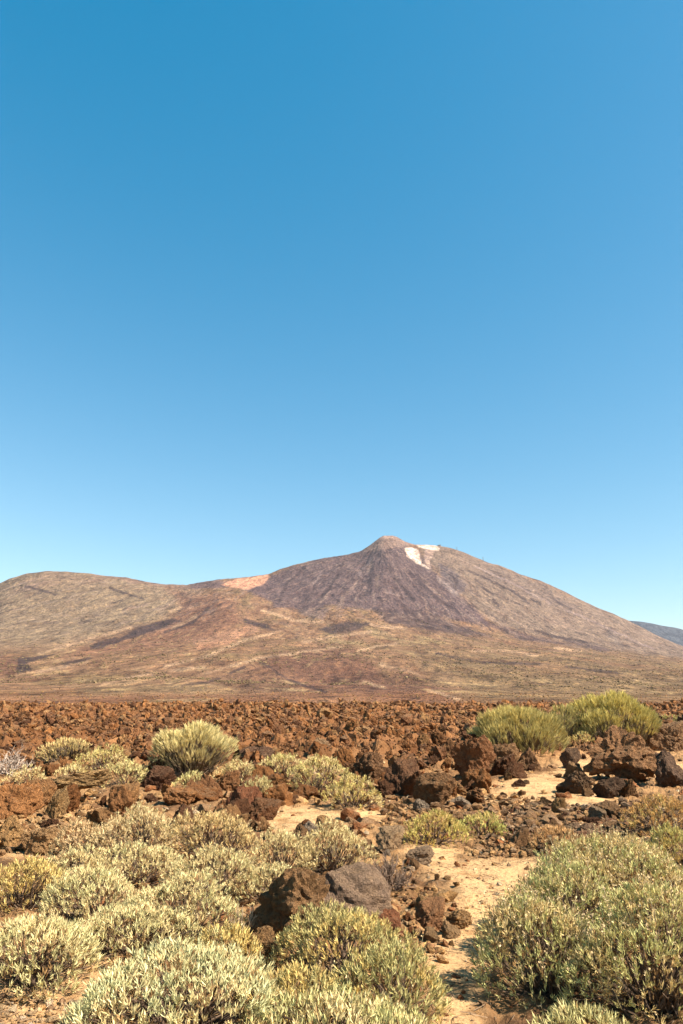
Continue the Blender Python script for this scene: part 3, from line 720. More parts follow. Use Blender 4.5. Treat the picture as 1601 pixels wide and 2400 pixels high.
o = rock_mass('lava_rubble', np.stack([X, Y, ground_height(X, Y)], 1), r, pick(RUB, len(X)), 1, M_RUBBLE, 40, stretch=0.25)
describe(o, 'rust brown clinker covering the middle of the lava field below the mountain', 'lava rubble')
X, Y = field_points(26000, 90, 225)
r = 0.14 * (3.6 ** (rng.random(len(X)) ** 2.3)) * np.clip(Y / 120, 0.8, 2.0) * (1 + 0.8 * fbm(P3(X / 12, Y / 24, 95.0), 3))
o = rock_mass('lava_rubble', np.stack([X, Y, ground_height(X, Y)], 1), r, pick(RUB, len(X)), 0, M_RUBBLE, 60, stretch=0.25)
describe(o, 'rust brown clinker along the far edge of the lava field below the mountain', 'lava rubble')
ZG = MOUNT_Z
def slope_z(X, Y):
    s_ = X / Y; j = np.clip(np.searchsorted(S, s_) - 1, 0, nc - 2); i = np.clip(np.searchsorted(YR, Y) - 1, 0, nr - 2)
    u = (s_ - S[j]) / (S[j + 1] - S[j]); v_ = (Y - YR[i]) / (YR[i + 1] - YR[i])
    return (ZG[i, j] * (1 - u) + ZG[i, j + 1] * u) * (1 - v_) + (ZG[i + 1, j] * (1 - u) + ZG[i + 1, j + 1] * u) * v_
n_ = 6500; Y = np.exp(rng.uniform(math.log(218), math.log(1000), n_)); X = rng.uniform(-0.55, 0.55, n_) * Y
k = fbm(P3(X / 40, Y / 90, 5.0), 3) > rng.uniform(-0.5, 0.4, n_); X, Y = X[k], Y[k]
r = 0.22 * (3.0 ** (rng.random(len(X)) ** 2)) * (Y / 400) ** 0.7
o = rock_mass('scree', np.stack([X, Y, slope_z(X, Y)], 1), r, pick([(0.22, 0.11, 0.05), (0.14, 0.075, 0.04), (0.28, 0.15, 0.07), (0.20, 0.15, 0.06)], len(X)), 0, M_RUBBLE, 40, stretch=0.25)
describe(o, 'scattered brown lava blocks at the foot of the mountain slope', 'lava rubble')
n_ = 26000; Y = np.exp(rng.uniform(math.log(1100), math.log(5200), n_)); X = rng.uniform(-0.54, 0.54, n_) * Y
k = fbm(P3(X / 130 + Y / 900, Y / 500, 15.0), 4, 0.6) > rng.uniform(-0.12, 0.3, n_); X, Y = X[k], Y[k]
r = 1.7 * (2.2 ** (rng.random(len(X)) ** 2)) * (Y / 1800) ** 0.6
o = rock_mass('scrub', np.stack([X, Y, slope_z(X, Y)], 1), r, pick([(0.12, 0.09, 0.045), (0.09, 0.062, 0.036), (0.21, 0.155, 0.08), (0.15, 0.115, 0.055)], len(X)), 0, M_RUBBLE, 40, flat=0.6, stretch=0.25)
describe(o, 'low olive scrub dotted over the lower slopes of the mountain', 'scrub')
# gravel on the ground between the plants
def gravel(n, y0, y1, rmin, rmax, cols, name, label, on_sand=0.25, sub=1):
    Y = np.exp(rng.uniform(math.log(y0), math.log(y1), n)); X = rng.uniform(-0.52, 0.52, n) * (Y + .3)
    sd_, lv_ = masks(X, Y); pr = np.where(sd_ > 0.5, on_sand, 1.0) * (1 - lv_)
    pr = pr * sstep(-0.35, 0.25, fbm(P3(X * 1.2, Y * 1.2, 60.0), 3))
    k = pr > rng.random(n); X, Y = X[k], Y[k]
    r = rmin * (rmax / rmin) ** (rng.random(len(X)) ** 2.6) * np.clip(Y / 8, 0.6, 1.6)
    o = rock_mass(name, np.stack([X, Y, ground_height(X, Y)], 1), r, pick(cols, len(X), 0.25), sub, M_PEBBLE, 14, 0.75, sink=0.5)
    describe(o, label, 'gravel')
gravel(21000, 3.2, 19, 0.006, 0.055, [OCH, (0.5, 0.33, 0.17), BRN, RUST, (0.30, 0.2, 0.12), (0.6, 0.45, 0.28)], 'gravel', 'loose brown and ochre gravel strewn over the sandy ground', 0.55)
gravel(1500, 6.0, 19, 0.05, 0.13, [BRN, RUST, OCH, (0.28, 0.16, 0.08)], 'stone_litter', 'larger loose brown stones strewn between the shrubs', 0.05, 2)

def bank(n, box, rmin, rmax, cols, label, sub=1):
    s_, e_ = px_to_se(rng.uniform(box[0], box[2], n) * K, rng.uniform(box[1], box[3], n) * K); Y = EYE / -e_; X = s_ * Y
    ed = fbm(P3(X * 1.5, Y * 1.5, 33.0), 3) > rng.uniform(-0.45, 0.2, n); X, Y = X[ed], Y[ed]
    r = rmin * (rmax / rmin) ** (rng.random(len(X)) ** 2.2)
    o = rock_mass('stone_litter', np.stack([X, Y, ground_height(X, Y)], 1), r, pick(cols, len(X), 0.25), sub, M_PEBBLE, 30, 0.8, stretch=0.2)
    describe(o, label, 'gravel')
bank(2600, (1120, 1850, 1580, 1925), 0.02, 0.09, [BRN, RUSTD, (0.25, 0.15, 0.08), (0.30, 0.19, 0.11), (0.16, 0.10, 0.06)], 'dense brown stones covering the bank below the sandy clearing')
bank(1500, (880, 1830, 1250, 1900), 0.02, 0.10, [BRN, (0.30, 0.16, 0.07), OCH, (0.18, 0.10, 0.05)], 'brown stones below the upright brown lava block')
bank(700, (1090, 1925, 1290, 1965), 0.015, 0.07, [BRN, OCH, (0.30, 0.17, 0.08)], 'brown stones between the golden shrub and the huge right shrub')
bank(1500, (0, 1840, 330, 1960), 0.02, 0.10, [OCH, (0.36, 0.20, 0.09), BRN, (0.45, 0.28, 0.13)], 'ochre stones in front of the left lava outcrops')
bank(1300, (0, 2300, 420, 2400), 0.006, 0.03, [(0.55, 0.37, 0.2), OCH, (0.6, 0.45, 0.3), (0.33, 0.2, 0.11)], 'pale gravel on the bare patch at the bottom left')
bank(700, (900, 2050, 1030, 2200), 0.008, 0.04, [OCH, (0.42, 0.24, 0.1), (0.3, 0.15, 0.07)], 'crumbly orange stones along the left edge of the path')

# ------------------------------------------------------------------ plants
def frame_of(A):
    ref = np.where(np.abs(A[:, 2:3]) > 0.9, np.array([[1.0, 0, 0]]), np.array([[0, 0, 1.0]]))
    U = np.cross(A, ref); U /= np.linalg.norm(U, axis=1)[:, None] + 1e-9; return U, np.cross(A, U)
def unit(v): return v / (np.linalg.norm(v, axis=-1, keepdims=True) + 1e-9)
def rocol(c, n, j=0.2): return np.asarray(c)[None, :] * rng.uniform(1 - j, 1 + j, (n, 1))

def leaves_on(P, A, K_, L, W, t0, t1, shoot, cols, curl=0.15):
    """K_ slim leaves round each shoot: quads base, side, tip, side"""
    N = len(P); U, V = frame_of(A); n = N * K_
    Pr, Ar, Ur, Vr = (np.repeat(q, K_, 0) for q in (P, A, U, V)); c = np.repeat(cols, K_, 0)
    ph = rng.uniform(0, 6.28, n)[:, None]; ti = rng.uniform(t0, t1, n)[:, None]
    rad = np.cos(ph) * Ur + np.sin(ph) * Vr; D = np.cos(ti) * Ar + np.sin(ti) * rad
    side = np.cross(D, Ar); side = unit(side + 0.5 * rng.normal(size=(n, 3)))
    off = rng.uniform(0, 1, n)[:, None] * np.repeat(np.broadcast_to(shoot, (N,)), K_)[:, None]
    ln = np.repeat(np.broadcast_to(L, (N,)), K_)[:, None] * rng.uniform(0.65, 1.25, (n, 1))
    wd = np.repeat(np.broadcast_to(W, (N,)), K_)[:, None] * rng.uniform(0.7, 1.2, (n, 1))
    b = Pr + Ar * off; m = b + D * ln * 0.58; tip = b + D * ln + Ar * ln * curl
    Vt = np.stack([b, m + side * wd * 0.5 + rad * wd * .2, tip, m - side * wd * 0.5 + rad * wd * .2], 1).reshape(-1, 3)
    c = c * rng.uniform(0.55, 1.3, (n, 1)); cc = np.repeat(c, 4, 0)
    Fc = np.arange(n * 4).reshape(-1, 4)
    return Vt, Fc, cc
def twigs(P0, P1, r0, r1, cols, bend=0.1, seg=2):
    """three-sided bent twigs"""
    N = len(P0); D = P1 - P0; A = unit(D); U, V = frame_of(A); ln = np.linalg.norm(D, axis=1)[:, None]
    off = unit(rng.normal(size=(N, 3))) * ln * bend
    rings = []
    for k in range(seg + 1):
        t = k / seg; c = P0 + D * t + off * math.sin(math.pi * t)
        rr = (np.broadcast_to(r0, (N,)) * (1 - t) + np.broadcast_to(r1, (N,)) * t)[:, None]
        for q in range(3):
            a = q * 2.094; rings.append(c + (math.cos(a) * U + math.sin(a) * V) * rr)
    Vt = np.stack(rings, 1); m = (seg + 1) * 3
    loc = []
    for k in range(seg):
        for q in range(3): loc.append((k * 3 + q, k * 3 + (q + 1) % 3, (k + 1) * 3 + (q + 1) % 3, (k + 1) * 3 + q))
    Fc = (np.array(loc)[None] + (np.arange(N) * m)[:, None, None]).reshape(-1, 4)
    return Vt.reshape(-1, 3), Fc, np.repeat(cols, m, 0)
def merge(parts):
    V, Fc, c, k = [], [], [], 0
    for v, f, cc in parts: V.append(v); Fc.append(f + k); c.append(cc); k += len(v)
    return np.concatenate(V), np.concatenate(Fc), np.concatenate(c)

def dome_points(rx, ry, h, spacing, lobes, low=0.0, small=1.0, raise_=0.0):
    """points and normals on a clumped dome; the dome stands on z = 0"""
    c = []
    for k in range(lobes):
        a = k * 2.39996 + rng.uniform(-.3, .3); q = math.sqrt((k + 0.3) / lobes) * (0.66 if small == 1 else 0.78) * rng.uniform(.85, 1.12)
        c.append((math.cos(a) * q, math.sin(a) * q, rng.uniform(0.02, 0.20) + 0.34 * (1 - (q / .66) ** 2), (rng.uniform(0.36, 0.50) + 0.12 * (1 - q)) * small)); c[-1] = c[-1][:2] + (c[-1][2] + raise_,) + c[-1][3:]
    c = np.array(c); sc = np.array([rx, ry, h])
    pts, nor, inner, lid = [], [], [], []
    for k, (cx, cy, cz, r) in enumerate(c):
        area_ = 2.6 * math.pi * r * r * ((rx * ry + rx * h + ry * h) / 3); n = int(area_ / spacing ** 2) + 4
        d = unit(rng.normal(size=(n, 3))); d[:, 2] = np.where(d[:, 2] < -0.35, -d[:, 2], d[:, 2])
        rr = r * (1 + 0.22 * fbm(d * 2.2 + k * 7, 2)) * rng.uniform(0.8, 1.04, n) ** 1.0
        p = np.array([cx, cy, cz]) + d * rr[:, None]
        ok = p[:, 2] > 0.03
        for j, (ox, oy, oz, orr) in enumerate(c):
            if j != k: ok &= ((p - np.array([ox, oy, oz])) ** 2).sum(1) > (orr * 0.86) ** 2
        pts.append(p[ok] * sc); nor.append(unit(d[ok] / sc)); lid.append(np.full(ok.sum(), k))
    return np.concatenate(pts), np.concatenate(nor), np.concatenate(lid), c * np.array([rx, ry, h, 1])

SILVER, GREEN, STRAW, GOLD, DRYB = C(0.62, 0.53, 0.245), C(0.52, 0.44, 0.15), C(0.74, 0.57, 0.27), C(0.66, 0.47, 0.16), C(0.32, 0.185, 0.075)
TAKEN = []
def extent(x0, x1, y0, y1, depth=0.85):
    p = at((x0 + x1) / 2, y1); w = (x1 - x0) * K / F * p[1] / 2 * cp
    w = w * (1.06 + 0.35 * w / p[1]); c = np.array([p[0] * (1 + w * depth / p[1]), p[1] + w * depth * 0.85, 0])
    s, e = px_to_se(0, y0 * K); c[2] = base_z(c[0], c[1])
    h = EYE + float(e) * (c[1] + 0.15 * w) - c[2]
    return c, w, max(h, 0.25 * w)

n_ = 3200; Y = np.exp(rng.uniform(math.log(3.3), math.log(12), n_)); X = rng.uniform(-0.5, 0.5, n_) * Y
a_ = rng.uniform(0, 6.28, n_); L_ = rng.uniform(0.02, 0.11, n_)
p0 = np.stack([X, Y, ground_height(X, Y) + 0.006], 1); X1, Y1 = X + np.cos(a_) * L_, Y + np.sin(a_) * L_
p1 = np.stack([X1, Y1, ground_height(X1, Y1) + 0.012], 1)
describe(link('twig_litter', raw_mesh('twig_litter', *twigs(p0, p1, 0.0028, 0.0018, rocol((0.26, 0.17, 0.10), n_, 0.5), 0.15, 1), False), M_DRY, kind='stuff'),
         'dry brown twigs and stalks littering the sand between the shrubs', 'litter')

def leafy(x0, x1, y0, y1, label, dry=0.3, tint=SILVER, gold=STRAW, leaf=0.029, dens=1.0, heads=0.0, lobes=9, group=None, twiggy=0.3, depth=0.85):
    c, w, h = extent(x0, x1, y0, y1, depth); w *= 1.07
    dist = math.hypot(c[0], c[1])
    lod = max(1.0, dist / 6.5); L = leaf * (lod ** 0.62); spacing = 0.0385 * (lod ** 0.8) / math.sqrt(dens)
    root = bpy.data.objects.new('leafy_shrub', None); COL.objects.link(root)
    root.location = c; describe(root, label, 'shrub', group or 'low leafy shrubs on the volcanic ground')
    P, Nn, lid, LC = dome_points(w, w * depth, h, spacing, lobes)
    n = len(P); A = unit(0.55 * Nn + np.array([0, 0, 0.62]) + 0.28 * rng.normal(size=(n, 3)))
    cl = fbm(P * (2.2 / max(w, .3)) + rng.uniform(0, 90), 3) * 0.9 + 0.35 * (rng.random(n) - 0.5) + 0.4 * (rng.random(lobes)[lid] - 0.5)
    t = sstep(0.18, -0.12, cl + (0.5 - dry) * 0.7)[:, None]
    cols = tint * (1 - t) + gold * t
    isb = (rng.random(n) < dry * 0.22); cols[isb] = DRYB
    depthc = (P / np.array([w, w * depth, h]))
    P = P - A * L * 0.6
    K_ = 8 if lod < 2.0 else 6
    V1 = leaves_on(P, A, K_, L, L * 0.24 * (1.12 if lod > 1.5 else 1), 0.12, 0.85, L * 1.1, cols)
    V, Fc, cc = V1
    link('foliage', raw_mesh('foliage', V, Fc, cc, False), M_LEAF, root, 'stuff')
    # dry brown leaves and twigs inside, coloured darker to deepen shade in the gaps
    m = int(n * 0.30); k = rng.integers(0, n, m); Q = P[k] * rng.uniform(0.70, 0.93, (m, 1)); 
    V2 = leaves_on(Q, A[k], 4, L * 1.0, L * 0.2, 0.3, 1.3, L, rocol(DRYB * 0.7, m, 0.35))
    link('dry_leaves', raw_mesh('dry_leaves', *V2, False), M_DRY, root, 'stuff')
    m = int(min(420, n * 0.16) * (0.6 + twiggy)); k = rng.integers(0, n, m)
    st = np.stack([rng.normal(size=m) * w * .12, rng.normal(size=m) * w * .12, np.full(m, -0.03)], 1)
    V3 = twigs(st, P[k], 0.006 * lod ** .5, 0.0022 * lod ** .5, rocol((0.13, 0.085, 0.055), m, 0.35), 0.12, 3)
    link('stems', raw_mesh('stems', *V3, False), M_DRY, root, 'stuff')
    if heads > 0:
        m = int(n * heads * 0.6); k = rng.choice(n, m, replace=False); up = unit(A[k] + np.array([0, 0, .8]))
        T = P[k] + up * L * rng.uniform(1.8, 3.6, (m, 1))
        a = twigs(P[k], T, 0.0012 * lod, 0.001 * lod, rocol((0.46, 0.36, 0.2), m), 0.05, 1)
        b = leaves_on(T - up * L * .15, up, 6, L * 0.42, L * 0.34, 0.3, 1.5, L * .2, rocol((0.58, 0.42, 0.22), m))
        link('seed_heads', raw_mesh('seed_heads', *merge([a, b]), False), M_DRY, root, 'stuff')
    return root

def broom(x0, x1, y0, y1, label, tip=C(0.42, 0.42, 0.17), low=C(0.22, 0.24, 0.09), lobes=9, fan=0.75, bare=0.45, dens=1.0):
    """retama: slim upright green stems in dense tufts on bare branches"""
    c, w, h = extent(x0, x1, y0, y1, 0.8); w *= 1.13 if bare < .5 else 1.03
    root = bpy.data.objects.new('broom_shrub', None); COL.objects.link(root); root.location = c
    describe(root, label, 'shrub', 'broom shrubs at the edge of the lava field')
    dist = math.hypot(c[0], c[1]); lod = dist / 16
    P, Nn, lid, LC = dome_points(w * 0.97, w * .8, h * 0.95, 0.062 * lod / math.sqrt(dens), lobes, small=0.72, raise_=0.18 + 0.14 * (bare > .5))
    zz = P[:, 2] / h; keep = (zz > bare * 0.55 * rng.uniform(.6, 1.5, len(P))); P, Nn = P[keep], Nn[keep]; n = len(P)
    out = unit(P * np.array([1, 1, 0.0]) + 1e-6)
    A = unit(np.array([0, 0, 1.0]) + fan * P * np.array([1, 1, 0]) / w + 0.35 * Nn * np.array([1, 1, .2]) + 0.15 * rng.normal(size=(n, 3)))
    L = 0.15 * h / 1.1 * rng.uniform(0.7, 1.35, n)
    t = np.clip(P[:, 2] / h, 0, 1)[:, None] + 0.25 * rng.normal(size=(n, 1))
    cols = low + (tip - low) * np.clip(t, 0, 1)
    V = leaves_on(P - A * L[:, None] * 0.75, A, 8, L, 0.0105 * lod, 0.03, 0.30, L * 0.25, cols, 0.05)
    link('foliage', raw_mesh('foliage', *V, False), M_BROOM, root, 'stuff')
    # branches
    m = 260; k = rng.integers(0, n, m)
    base = np.stack([rng.normal(size=m) * w * .14, rng.normal(size=m) * w * .12, np.full(m, -0.05)], 1)
    Vb = twigs(base, P[k] - A[k] * L[k][:, None] * .7, 0.014, 0.005, rocol((0.13, 0.085, 0.055), m, 0.3), 0.10, 3)
    link('branches', raw_mesh('branches', *Vb, False), M_DRY, root, 'stuff')
    m = 700; k = rng.integers(0, n, m); q = P[k] * np.array([.8, .8, .62]) 
    Vc = twigs(q - A[k] * L[k][:, None] * 1.4, q + A[k] * L[k][:, None] * .5, 0.005 * lod, 0.003 * lod, rocol((0.20, 0.15, 0.08), m, 0.35), 0.05, 1)
    link('inner_twigs', raw_mesh('inner_twigs', *Vc, False), M_DRY, root, 'stuff')
    return root

def dead(x0, x1, y0, y1, label, color=(0.25, 0.17, 0.11), n=260, spread=1.0, thick=1.0):
    c, w, h = extent(x0, x1, y0, y1, 0.8)
    root = bpy.data.objects.new('dead_shrub', None); COL.objects.link(root); root.location = c
    describe(root, label, 'dead shrub', 'dead leafless shrubs')
    sc = np.array([w, w * .8, h]); lod = max(1, math.hypot(c[0], c[1]) / 8) ** .6 * thick
    m0 = 26; d0 = unit(rng.normal(size=(m0, 3)) * np.array([1, 1, .4]) + np.array([0, 0, .45])); 
    b0 = rng.normal(size=(m0, 3)) * np.array([.08 * w, .08 * w, 0]); p1 = b0 + d0 * sc * rng.uniform(.35, .55, (m0, 1))
    V0 = twigs(b0, p1, .010 * lod, .006 * lod, rocol(color, m0, .3), .12, 3)
    k = rng.integers(0, m0, n // 3); d1 = unit(d0[k] + .55 * rng.normal(size=(len(k), 3)) + np.array([0, 0, .15])); s1 = lerp(b0[k], p1[k], rng.uniform(.4, 1, (len(k), 1)))
    p2 = s1 + d1 * sc * rng.uniform(.2, .4, (len(k), 1)); p2[:, 2] = np.maximum(p2[:, 2], .03)
    V1 = twigs(s1, p2, .005 * lod, .003 * lod, rocol(color, len(k), .3), .15, 3)
    link('branches', raw_mesh('branches', *merge([V0, V1]), False), M_DRY, root, 'stuff')
    q = rng.integers(0, len(k), n * 2); d2 = unit(d1[q] + .6 * rng.normal(size=(len(q), 3)) + np.array([0, 0, .2])); s2 = lerp(s1[q], p2[q], rng.uniform(.2, 1, (len(q), 1)))
    p3 = s2 + d2 * sc * rng.uniform(.08, .24, (len(q), 1)); p3[:, 2] = np.maximum(p3[:, 2], .02)
    V2 = twigs(s2, p3, .0028 * lod, .0014 * lod, rocol(np.array(color) * 1.3, len(q), .35), .12, 2)
    link('twigs', raw_mesh('twigs', *V2, False), M_DRY, root, 'stuff')
    return root

# brooms
broom(332, 545, 1664, 1800, 'rounded pale broom shrub with bare dark branches below, standing alone left of centre', C(0.80, 0.65, 0.29), C(0.44, 0.32, 0.14), 11, 1.0, 0.85, 1.2)
broom(1080, 1294, 1606, 1740, 'wide green broom shrub above the sandy clearing, left one of the green pair', C(0.64, 0.49, 0.16), C(0.41, 0.35, 0.14), 12, .55, .2, 1.15)
broom(1288, 1514, 1588, 1712, 'tall green broom shrub nearer the right edge, right one of the green pair', C(0.66, 0.52, 0.15), C(0.43, 0.36, 0.14), 12, .5, .2, 1.15)
broom(1215, 1352, 1620, 1712, 'small green broom shrub filling the gap between the green pair', C(0.54, 0.43, 0.15), C(0.37, 0.31, 0.14), 6, .5, .2)
broom(1075, 1130, 1675, 1712, 'small green broom shrub at the left foot of the wide green broom', C(0.54, 0.43, 0.16), C(0.37, 0.31, 0.14), 5, .5, .2)
broom(1510, 1590, 1638, 1675, 'green broom shrub at the right edge beside the craggy boulder', C(0.54, 0.44, 0.14), C(0.37, 0.31, 0.13), 6, .5, .2)
broom(88, 232, 1690, 1765, 'flat topped pale broom shrub behind the left shrubs', C(0.74, 0.54, 0.23), C(0.44, 0.32, 0.14), 9, .8, .3)
# leafy shrubs, far to near
leafy(1298, 1370, 1680, 1727, 'small round yellow shrub on the rocks below the gap between the green brooms', .6, GREEN, GOLD, lobes=5)
leafy(175, 300, 1712, 1792, 'yellow green shrub in front of the flat topped broom at left', .35, C(0.60, 0.47, 0.17), STRAW)
leafy(228, 345, 1745, 1815, 'pale green mound between the yellow green shrub and the round broom', .3, C(0.58, 0.47, 0.19), STRAW)
leafy(130, 205, 1752, 1800, 'small straw yellow shrub growing above the black hollow at left', .6, C(0.62, 0.48, 0.18), STRAW, lobes=5)
leafy(20, 105, 1755, 1815, 'pale grassy shrub left of the straw yellow one', .5, C(0.67, 0.51, 0.22), STRAW, lobes=6)
leafy(405, 475, 1768, 1822, 'small pale green tuft directly in front of the round broom shrub', .2, C(0.60, 0.50, 0.20), STRAW, lobes=5)
leafy(495, 590, 1745, 1802, 'pale shrub at the right foot of the round broom shrub', .4, C(0.62, 0.48, 0.20), STRAW, lobes=6)
leafy(560, 630, 1785, 1852, 'small grey green shrub right of the smooth red brown rock', .3, C(0.58, 0.47, 0.21), STRAW, lobes=5)
leafy(595, 700, 1728, 1795, 'left part of the long low yellow green shrubs right of the round broom', .35, C(0.59, 0.47, 0.17), STRAW)
leafy(660, 800, 1738, 1825, 'broad yellow green shrub in the middle of the long low row', .35, C(0.60, 0.47, 0.17), STRAW)
leafy(745, 875, 1788, 1862, 'dome shaped yellow green shrub at the right end of the long low row', .3, C(0.61, 0.47, 0.16), STRAW)
leafy(925, 1065, 1862, 1948, 'golden green shrub above the path with deep shade on its left', .5, C(0.53, 0.43, 0.12), GOLD)
leafy(1050, 1160, 1868, 1930, 'greener half of the pair of shrubs above the path', .25, C(0.53, 0.47, 0.14), GOLD, lobes=6)
leafy(1425, 1600, 1835, 1925, 'golden brown shrub at the right edge below the clearing', .75, C(0.51, 0.38, 0.13), C(0.62, 0.35, 0.12))
leafy(1215, 1335, 1895, 1965, 'dry brown shrub left of the top of the huge right shrub', .9, C(0.53, 0.35, 0.16), C(0.58, 0.32, 0.13), lobes=6)
leafy(225, 420, 1842, 2005, 'tall straw coloured shrub with faded seed heads in the left middle', .75, C(0.60, 0.47, 0.22), C(0.71, 0.52, 0.26), .028, 1, .12)
leafy(395, 590, 1855, 2010, 'straw coloured shrub with faded seed heads right of the tall straw one', .7, C(0.60, 0.47, 0.22), C(0.71, 0.50, 0.22), .028, 1, .10)
leafy(120, 245, 1878, 2000, 'faded grey straw shrub beside the pale ochre rocks at left', .8, C(0.60, 0.46, 0.22), C(0.69, 0.47, 0.24), .030, 1, .10, 7)
leafy(575, 720, 1905, 2030, 'pale yellow shrub left of the dead twiggy shrub', .6, C(0.61, 0.47, 0.22), STRAW, .028, 1, .05)
leafy(690, 845, 1888, 2020, 'pale straw shrub with its right side against the dead twiggy shrub', .6, C(0.61, 0.47, 0.22), STRAW, .028, 1, .05)
leafy(-30, 135, 1965, 2110, 'golden green shrub at the left edge under the ochre rocks', .55, C(0.58, 0.44, 0.16), GOLD, .033, 1, .04)
leafy(100, 335, 2000, 2160, 'silvery green shrub below the faded straw shrub at left', .35, SILVER, STRAW, .029, 1, .03, 11)
leafy(300, 530, 2005, 2195, 'large silvery shrub with brown tips left of the pitted boulder', .4, SILVER, STRAW, .029, 1, .03, 11)
leafy(160, 420, 2075, 2235, 'silvery green shrub above the bare gravel patch at lower left', .35, SILVER, STRAW, .030, 1, .02, 11)
leafy(-60, 205, 2100, 2310, 'broad silvery shrub at the left edge beside the gravel patch', .4, SILVER, STRAW, .033, 1, .02, 11)
leafy(640, 935, 2090, 2300, 'green shrub growing in front of the grey boulder', .35, C(0.48, 0.40, 0.16), GOLD, .031, 1.05, .02, 11)
leafy(770, 1015, 2170, 2385, 'dark green shrub at the left side of the path in the foreground', .35, C(0.47, 0.40, 0.16), GOLD, .031, 1.05, .02, 11)
leafy(560, 800, 2210, 2400, 'dry tipped shrub in the foreground below the pitted boulder', .5, C(0.48, 0.39, 0.16), GOLD, .031, 1.05, .02, 10)
leafy(200, 640, 2185, 2470, 'long leaved silvery shrub nearest the camera at bottom left of centre', .28, C(0.61, 0.56, 0.28), STRAW, .034, 1.05, .0, 14)
leafy(560, 960, 2290, 2520, 'silvery shrub along the bottom edge between path and nearest shrub', .3, C(0.53, 0.47, 0.19), STRAW, .036, 1, .0, 12)
leafy(1225, 1600, 1915, 2190, 'tall upper part of the huge shrub right of the path, with many brown seed heads', .45, C(0.54, 0.49, 0.19), C(0.68, 0.50, 0.22), .031, 1.1, .30, 13)
leafy(1120, 1400, 2060, 2335, 'rounded green shrub overhanging the path on its right side', .45, C(0.54, 0.49, 0.19), C(0.68, 0.50, 0.22), .031, 1.1, .30, 13)
leafy(1350, 1680, 2030, 2390, 'big green shrub in the lower right corner with a black gap beneath', .45, C(0.54, 0.49, 0.19), C(0.68, 0.50, 0.22), .031, 1.1, .30, 13)
leafy(1250, 1440, 2318, 2440, 'small broad leaved pale shrub at the bottom edge under the huge right shrub', .1, C(0.58, 0.50, 0.22), STRAW, .04, 1, .0, 7)
leafy(210, 420, 1940, 2060, 'straw green shrub filling the dip below the tall straw coloured shrub', .6, SILVER, STRAW, .028, 1, .06, 9)
leafy(395, 600, 1950, 2085, 'straw shrub between the seed head shrubs and the large silvery shrub', .6, SILVER, STRAW, .028, 1, .06, 9)
leafy(545, 700, 1985, 2080, 'pale shrub directly behind the pitted brown boulder', .5, SILVER, STRAW, .028, 1, .04, 8)
leafy(110, 250, 1945, 2050, 'greyish straw shrub under the faded grey straw shrub at left', .7, SILVER, STRAW, .028, 1, .05, 8)
leafy(440, 600, 2120, 2260, 'brown tipped shrub between the dead straw grey shrub and the nearest silvery shrub', .6, SILVER, GOLD, .036, 1, .02, 8)
leafy(330, 400, 1738, 1790, 'small yellow tuft at the left foot of the round broom shrub', .5, SILVER, STRAW, lobes=5)
leafy(1190, 1440, 1990, 2250, 'middle of the huge right shrub between its tall top and the clump over the path', .3, C(0.54, 0.49, 0.19), C(0.68, 0.50, 0.22), .031, 1.0, .25, 11)
leafy(1490, 1620, 1900, 2010, 'green upper right end of the huge shrub at the right edge', .3, GREEN, GOLD, .038, 1, .05, 8)
# dead shrubs
dead(815, 960, 1905, 2065, 'dead grey brown twiggy shrub beside the path above the grey boulder', (0.19, 0.125, 0.085), 420)
dead(-60, 85, 1690, 1795, 'pale grey dead shrub with tangled branches at the left edge', (0.40, 0.31, 0.24), 330, 1, 1.1)
dead(505, 615, 2030, 2190, 'dead straw grey shrub tucked against the dark left side of the pitted boulder', (0.36, 0.25, 0.15), 260)
dead(70, 150, 1975, 2090, 'small dead grey shrub between the two golden and silvery left shrubs', (0.28, 0.2, 0.14), 200)
dead(385, 440, 1745, 1790, 'little dead grey twigs beside the trunk of the round broom', (0.24, 0.17, 0.12), 110)

# ------------------------------------------------------------------ cable railway on the crest
def box(bm, c, s):
    r = bmesh.ops.create_cube(bm, size=1.0)
    for v in r['verts']: v.co = Vector((c[0] + v.co.x * s[0], c[1] + v.co.y * s[1], c[2] + v.co.z * s[2]))
def bar(bm, a, b, t):
    a, b = Vector(a), Vector(b); d = b - a; q = d.to_track_quat('Z', 'Y')
    r = bmesh.ops.create_cube(bm, size=1.0)
    for v in r['verts']: v.co = a + d * 0.5 + q @ Vector((v.co.x * t, v.co.y * t, v.co.z * d.length))
def bobj(name, bm, mat, parent):
    me = bpy.data.meshes.new(name); bm.to_mesh(me); bm.free(); return link(name, me, mat, parent)
MV = verts
def crest_point(pxo):
    s, _ = px_to_se(pxo * K, 1260 * K); j = int(np.argmin(np.abs(S - float(s))))
    zc = MV[:, 2].reshape(nr, nc)[:, j]; e = (zc - EYE) / YR; i = int(np.argmax(e))
    return Vector((S[j] * YR[i], YR[i], zc[i]))
p = crest_point(1008)
st = bpy.data.objects.new('cable_car_station', None); COL.objects.link(st); st.location = p
describe(st, 'tiny dark cable car station on the crest right of the white patch', 'building')
bm = bmesh.new(); box(bm, (0, 0, 3), (32, 16, 11)); box(bm, (10, 1, 5), (12, 14, 14)); bobj('wall', bm, M_WALL, st)
bm = bmesh.new(); box(bm, (-6, 0, 9.2), (22, 18, 1.3)); box(bm, (10, 1, 12.7), (14, 16, 1.3)); bobj('roof', bm, M_STEEL, st)
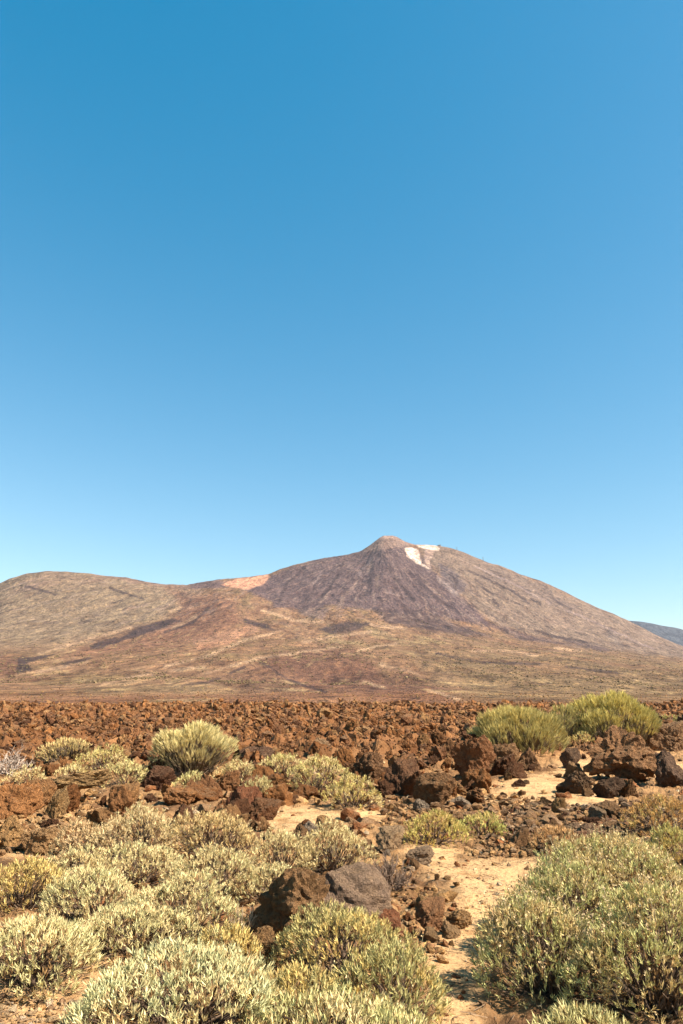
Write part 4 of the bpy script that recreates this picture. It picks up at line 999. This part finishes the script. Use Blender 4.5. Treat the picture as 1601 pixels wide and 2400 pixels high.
for k in range(4):
    bm = bmesh.new(); box(bm, (-13.5 + k * 5, -8.3, 5.5), (3.4, 0.5, 2.6)); bobj('window', bm, M_PANE, st)
def pylon(pxo, ht, label):
    p = crest_point(pxo); r = bpy.data.objects.new('cable_pylon', None); COL.objects.link(r); r.location = p - Vector((0, 0, 3))
    describe(r, label, 'pylon', 'cable car pylons on the crest')
    bm = bmesh.new()
    for sx in (-1, 1):
        for sy in (-1, 1): bar(bm, (sx * 5, sy * 5, 0), (sx * 1.4, sy * 1.4, ht), .8)
    for k in range(5):
        z0, z1 = ht * k / 5, ht * (k + 1) / 5; w0, w1 = 5 - 3.6 * k / 5, 5 - 3.6 * (k + 1) / 5
        for a in (-1, 1): bar(bm, (-w0, a * w0, z0), (w1, a * w1, z1), .7); bar(bm, (a * w0, -w0, z0), (a * w1, w1, z1), .7)
    bobj('tower', bm, M_STEEL, r)
    bm = bmesh.new(); box(bm, (0, 0, ht + 1), (14, 2, 1.4)); bobj('crossarm', bm, M_STEEL, r)
pylon(1050, 30, 'thin cable car pylon on the crest near the station')
pylon(1108, 38, 'thin cable car pylon further down the right flank')

# ------------------------------------------------------------------ air
HAZE = True
if HAZE:
    bm = bmesh.new(); box(bm, (0, 6500, 880), (34000, 19800, 1900))
    # floor of the box lies a metre below the lowest ground
    for v_ in bm.verts:
        if v_.co.z < 0: v_.co.z = float(min(h.min(), MV[:, 2].min(), RIDGE_MIN)) - 1.0
    me = bpy.data.meshes.new('haze'); bm.to_mesh(me); bm.free()
    m = bpy.data.materials.new('air'); m.use_nodes = True; n = m.node_tree.nodes; n.clear()
    out = n.new('ShaderNodeOutputMaterial'); pv = n.new('ShaderNodeVolumePrincipled')
    pv.inputs['Color'].default_value = (0.62, 0.80, 1.0, 1); pv.inputs['Density'].default_value = 0.9e-5
    pv.inputs['Anisotropy'].default_value = 0.2
    m.node_tree.links.new(pv.outputs[0], out.inputs['Volume'])
    link('haze', me, m, kind='stuff')
tris = sum(len(o.data.loops) - 2 * len(o.data.polygons) for o in {o.data.name: o for o in SC.objects if o.type == 'MESH'}.values())
print('triangles in meshes', tris)
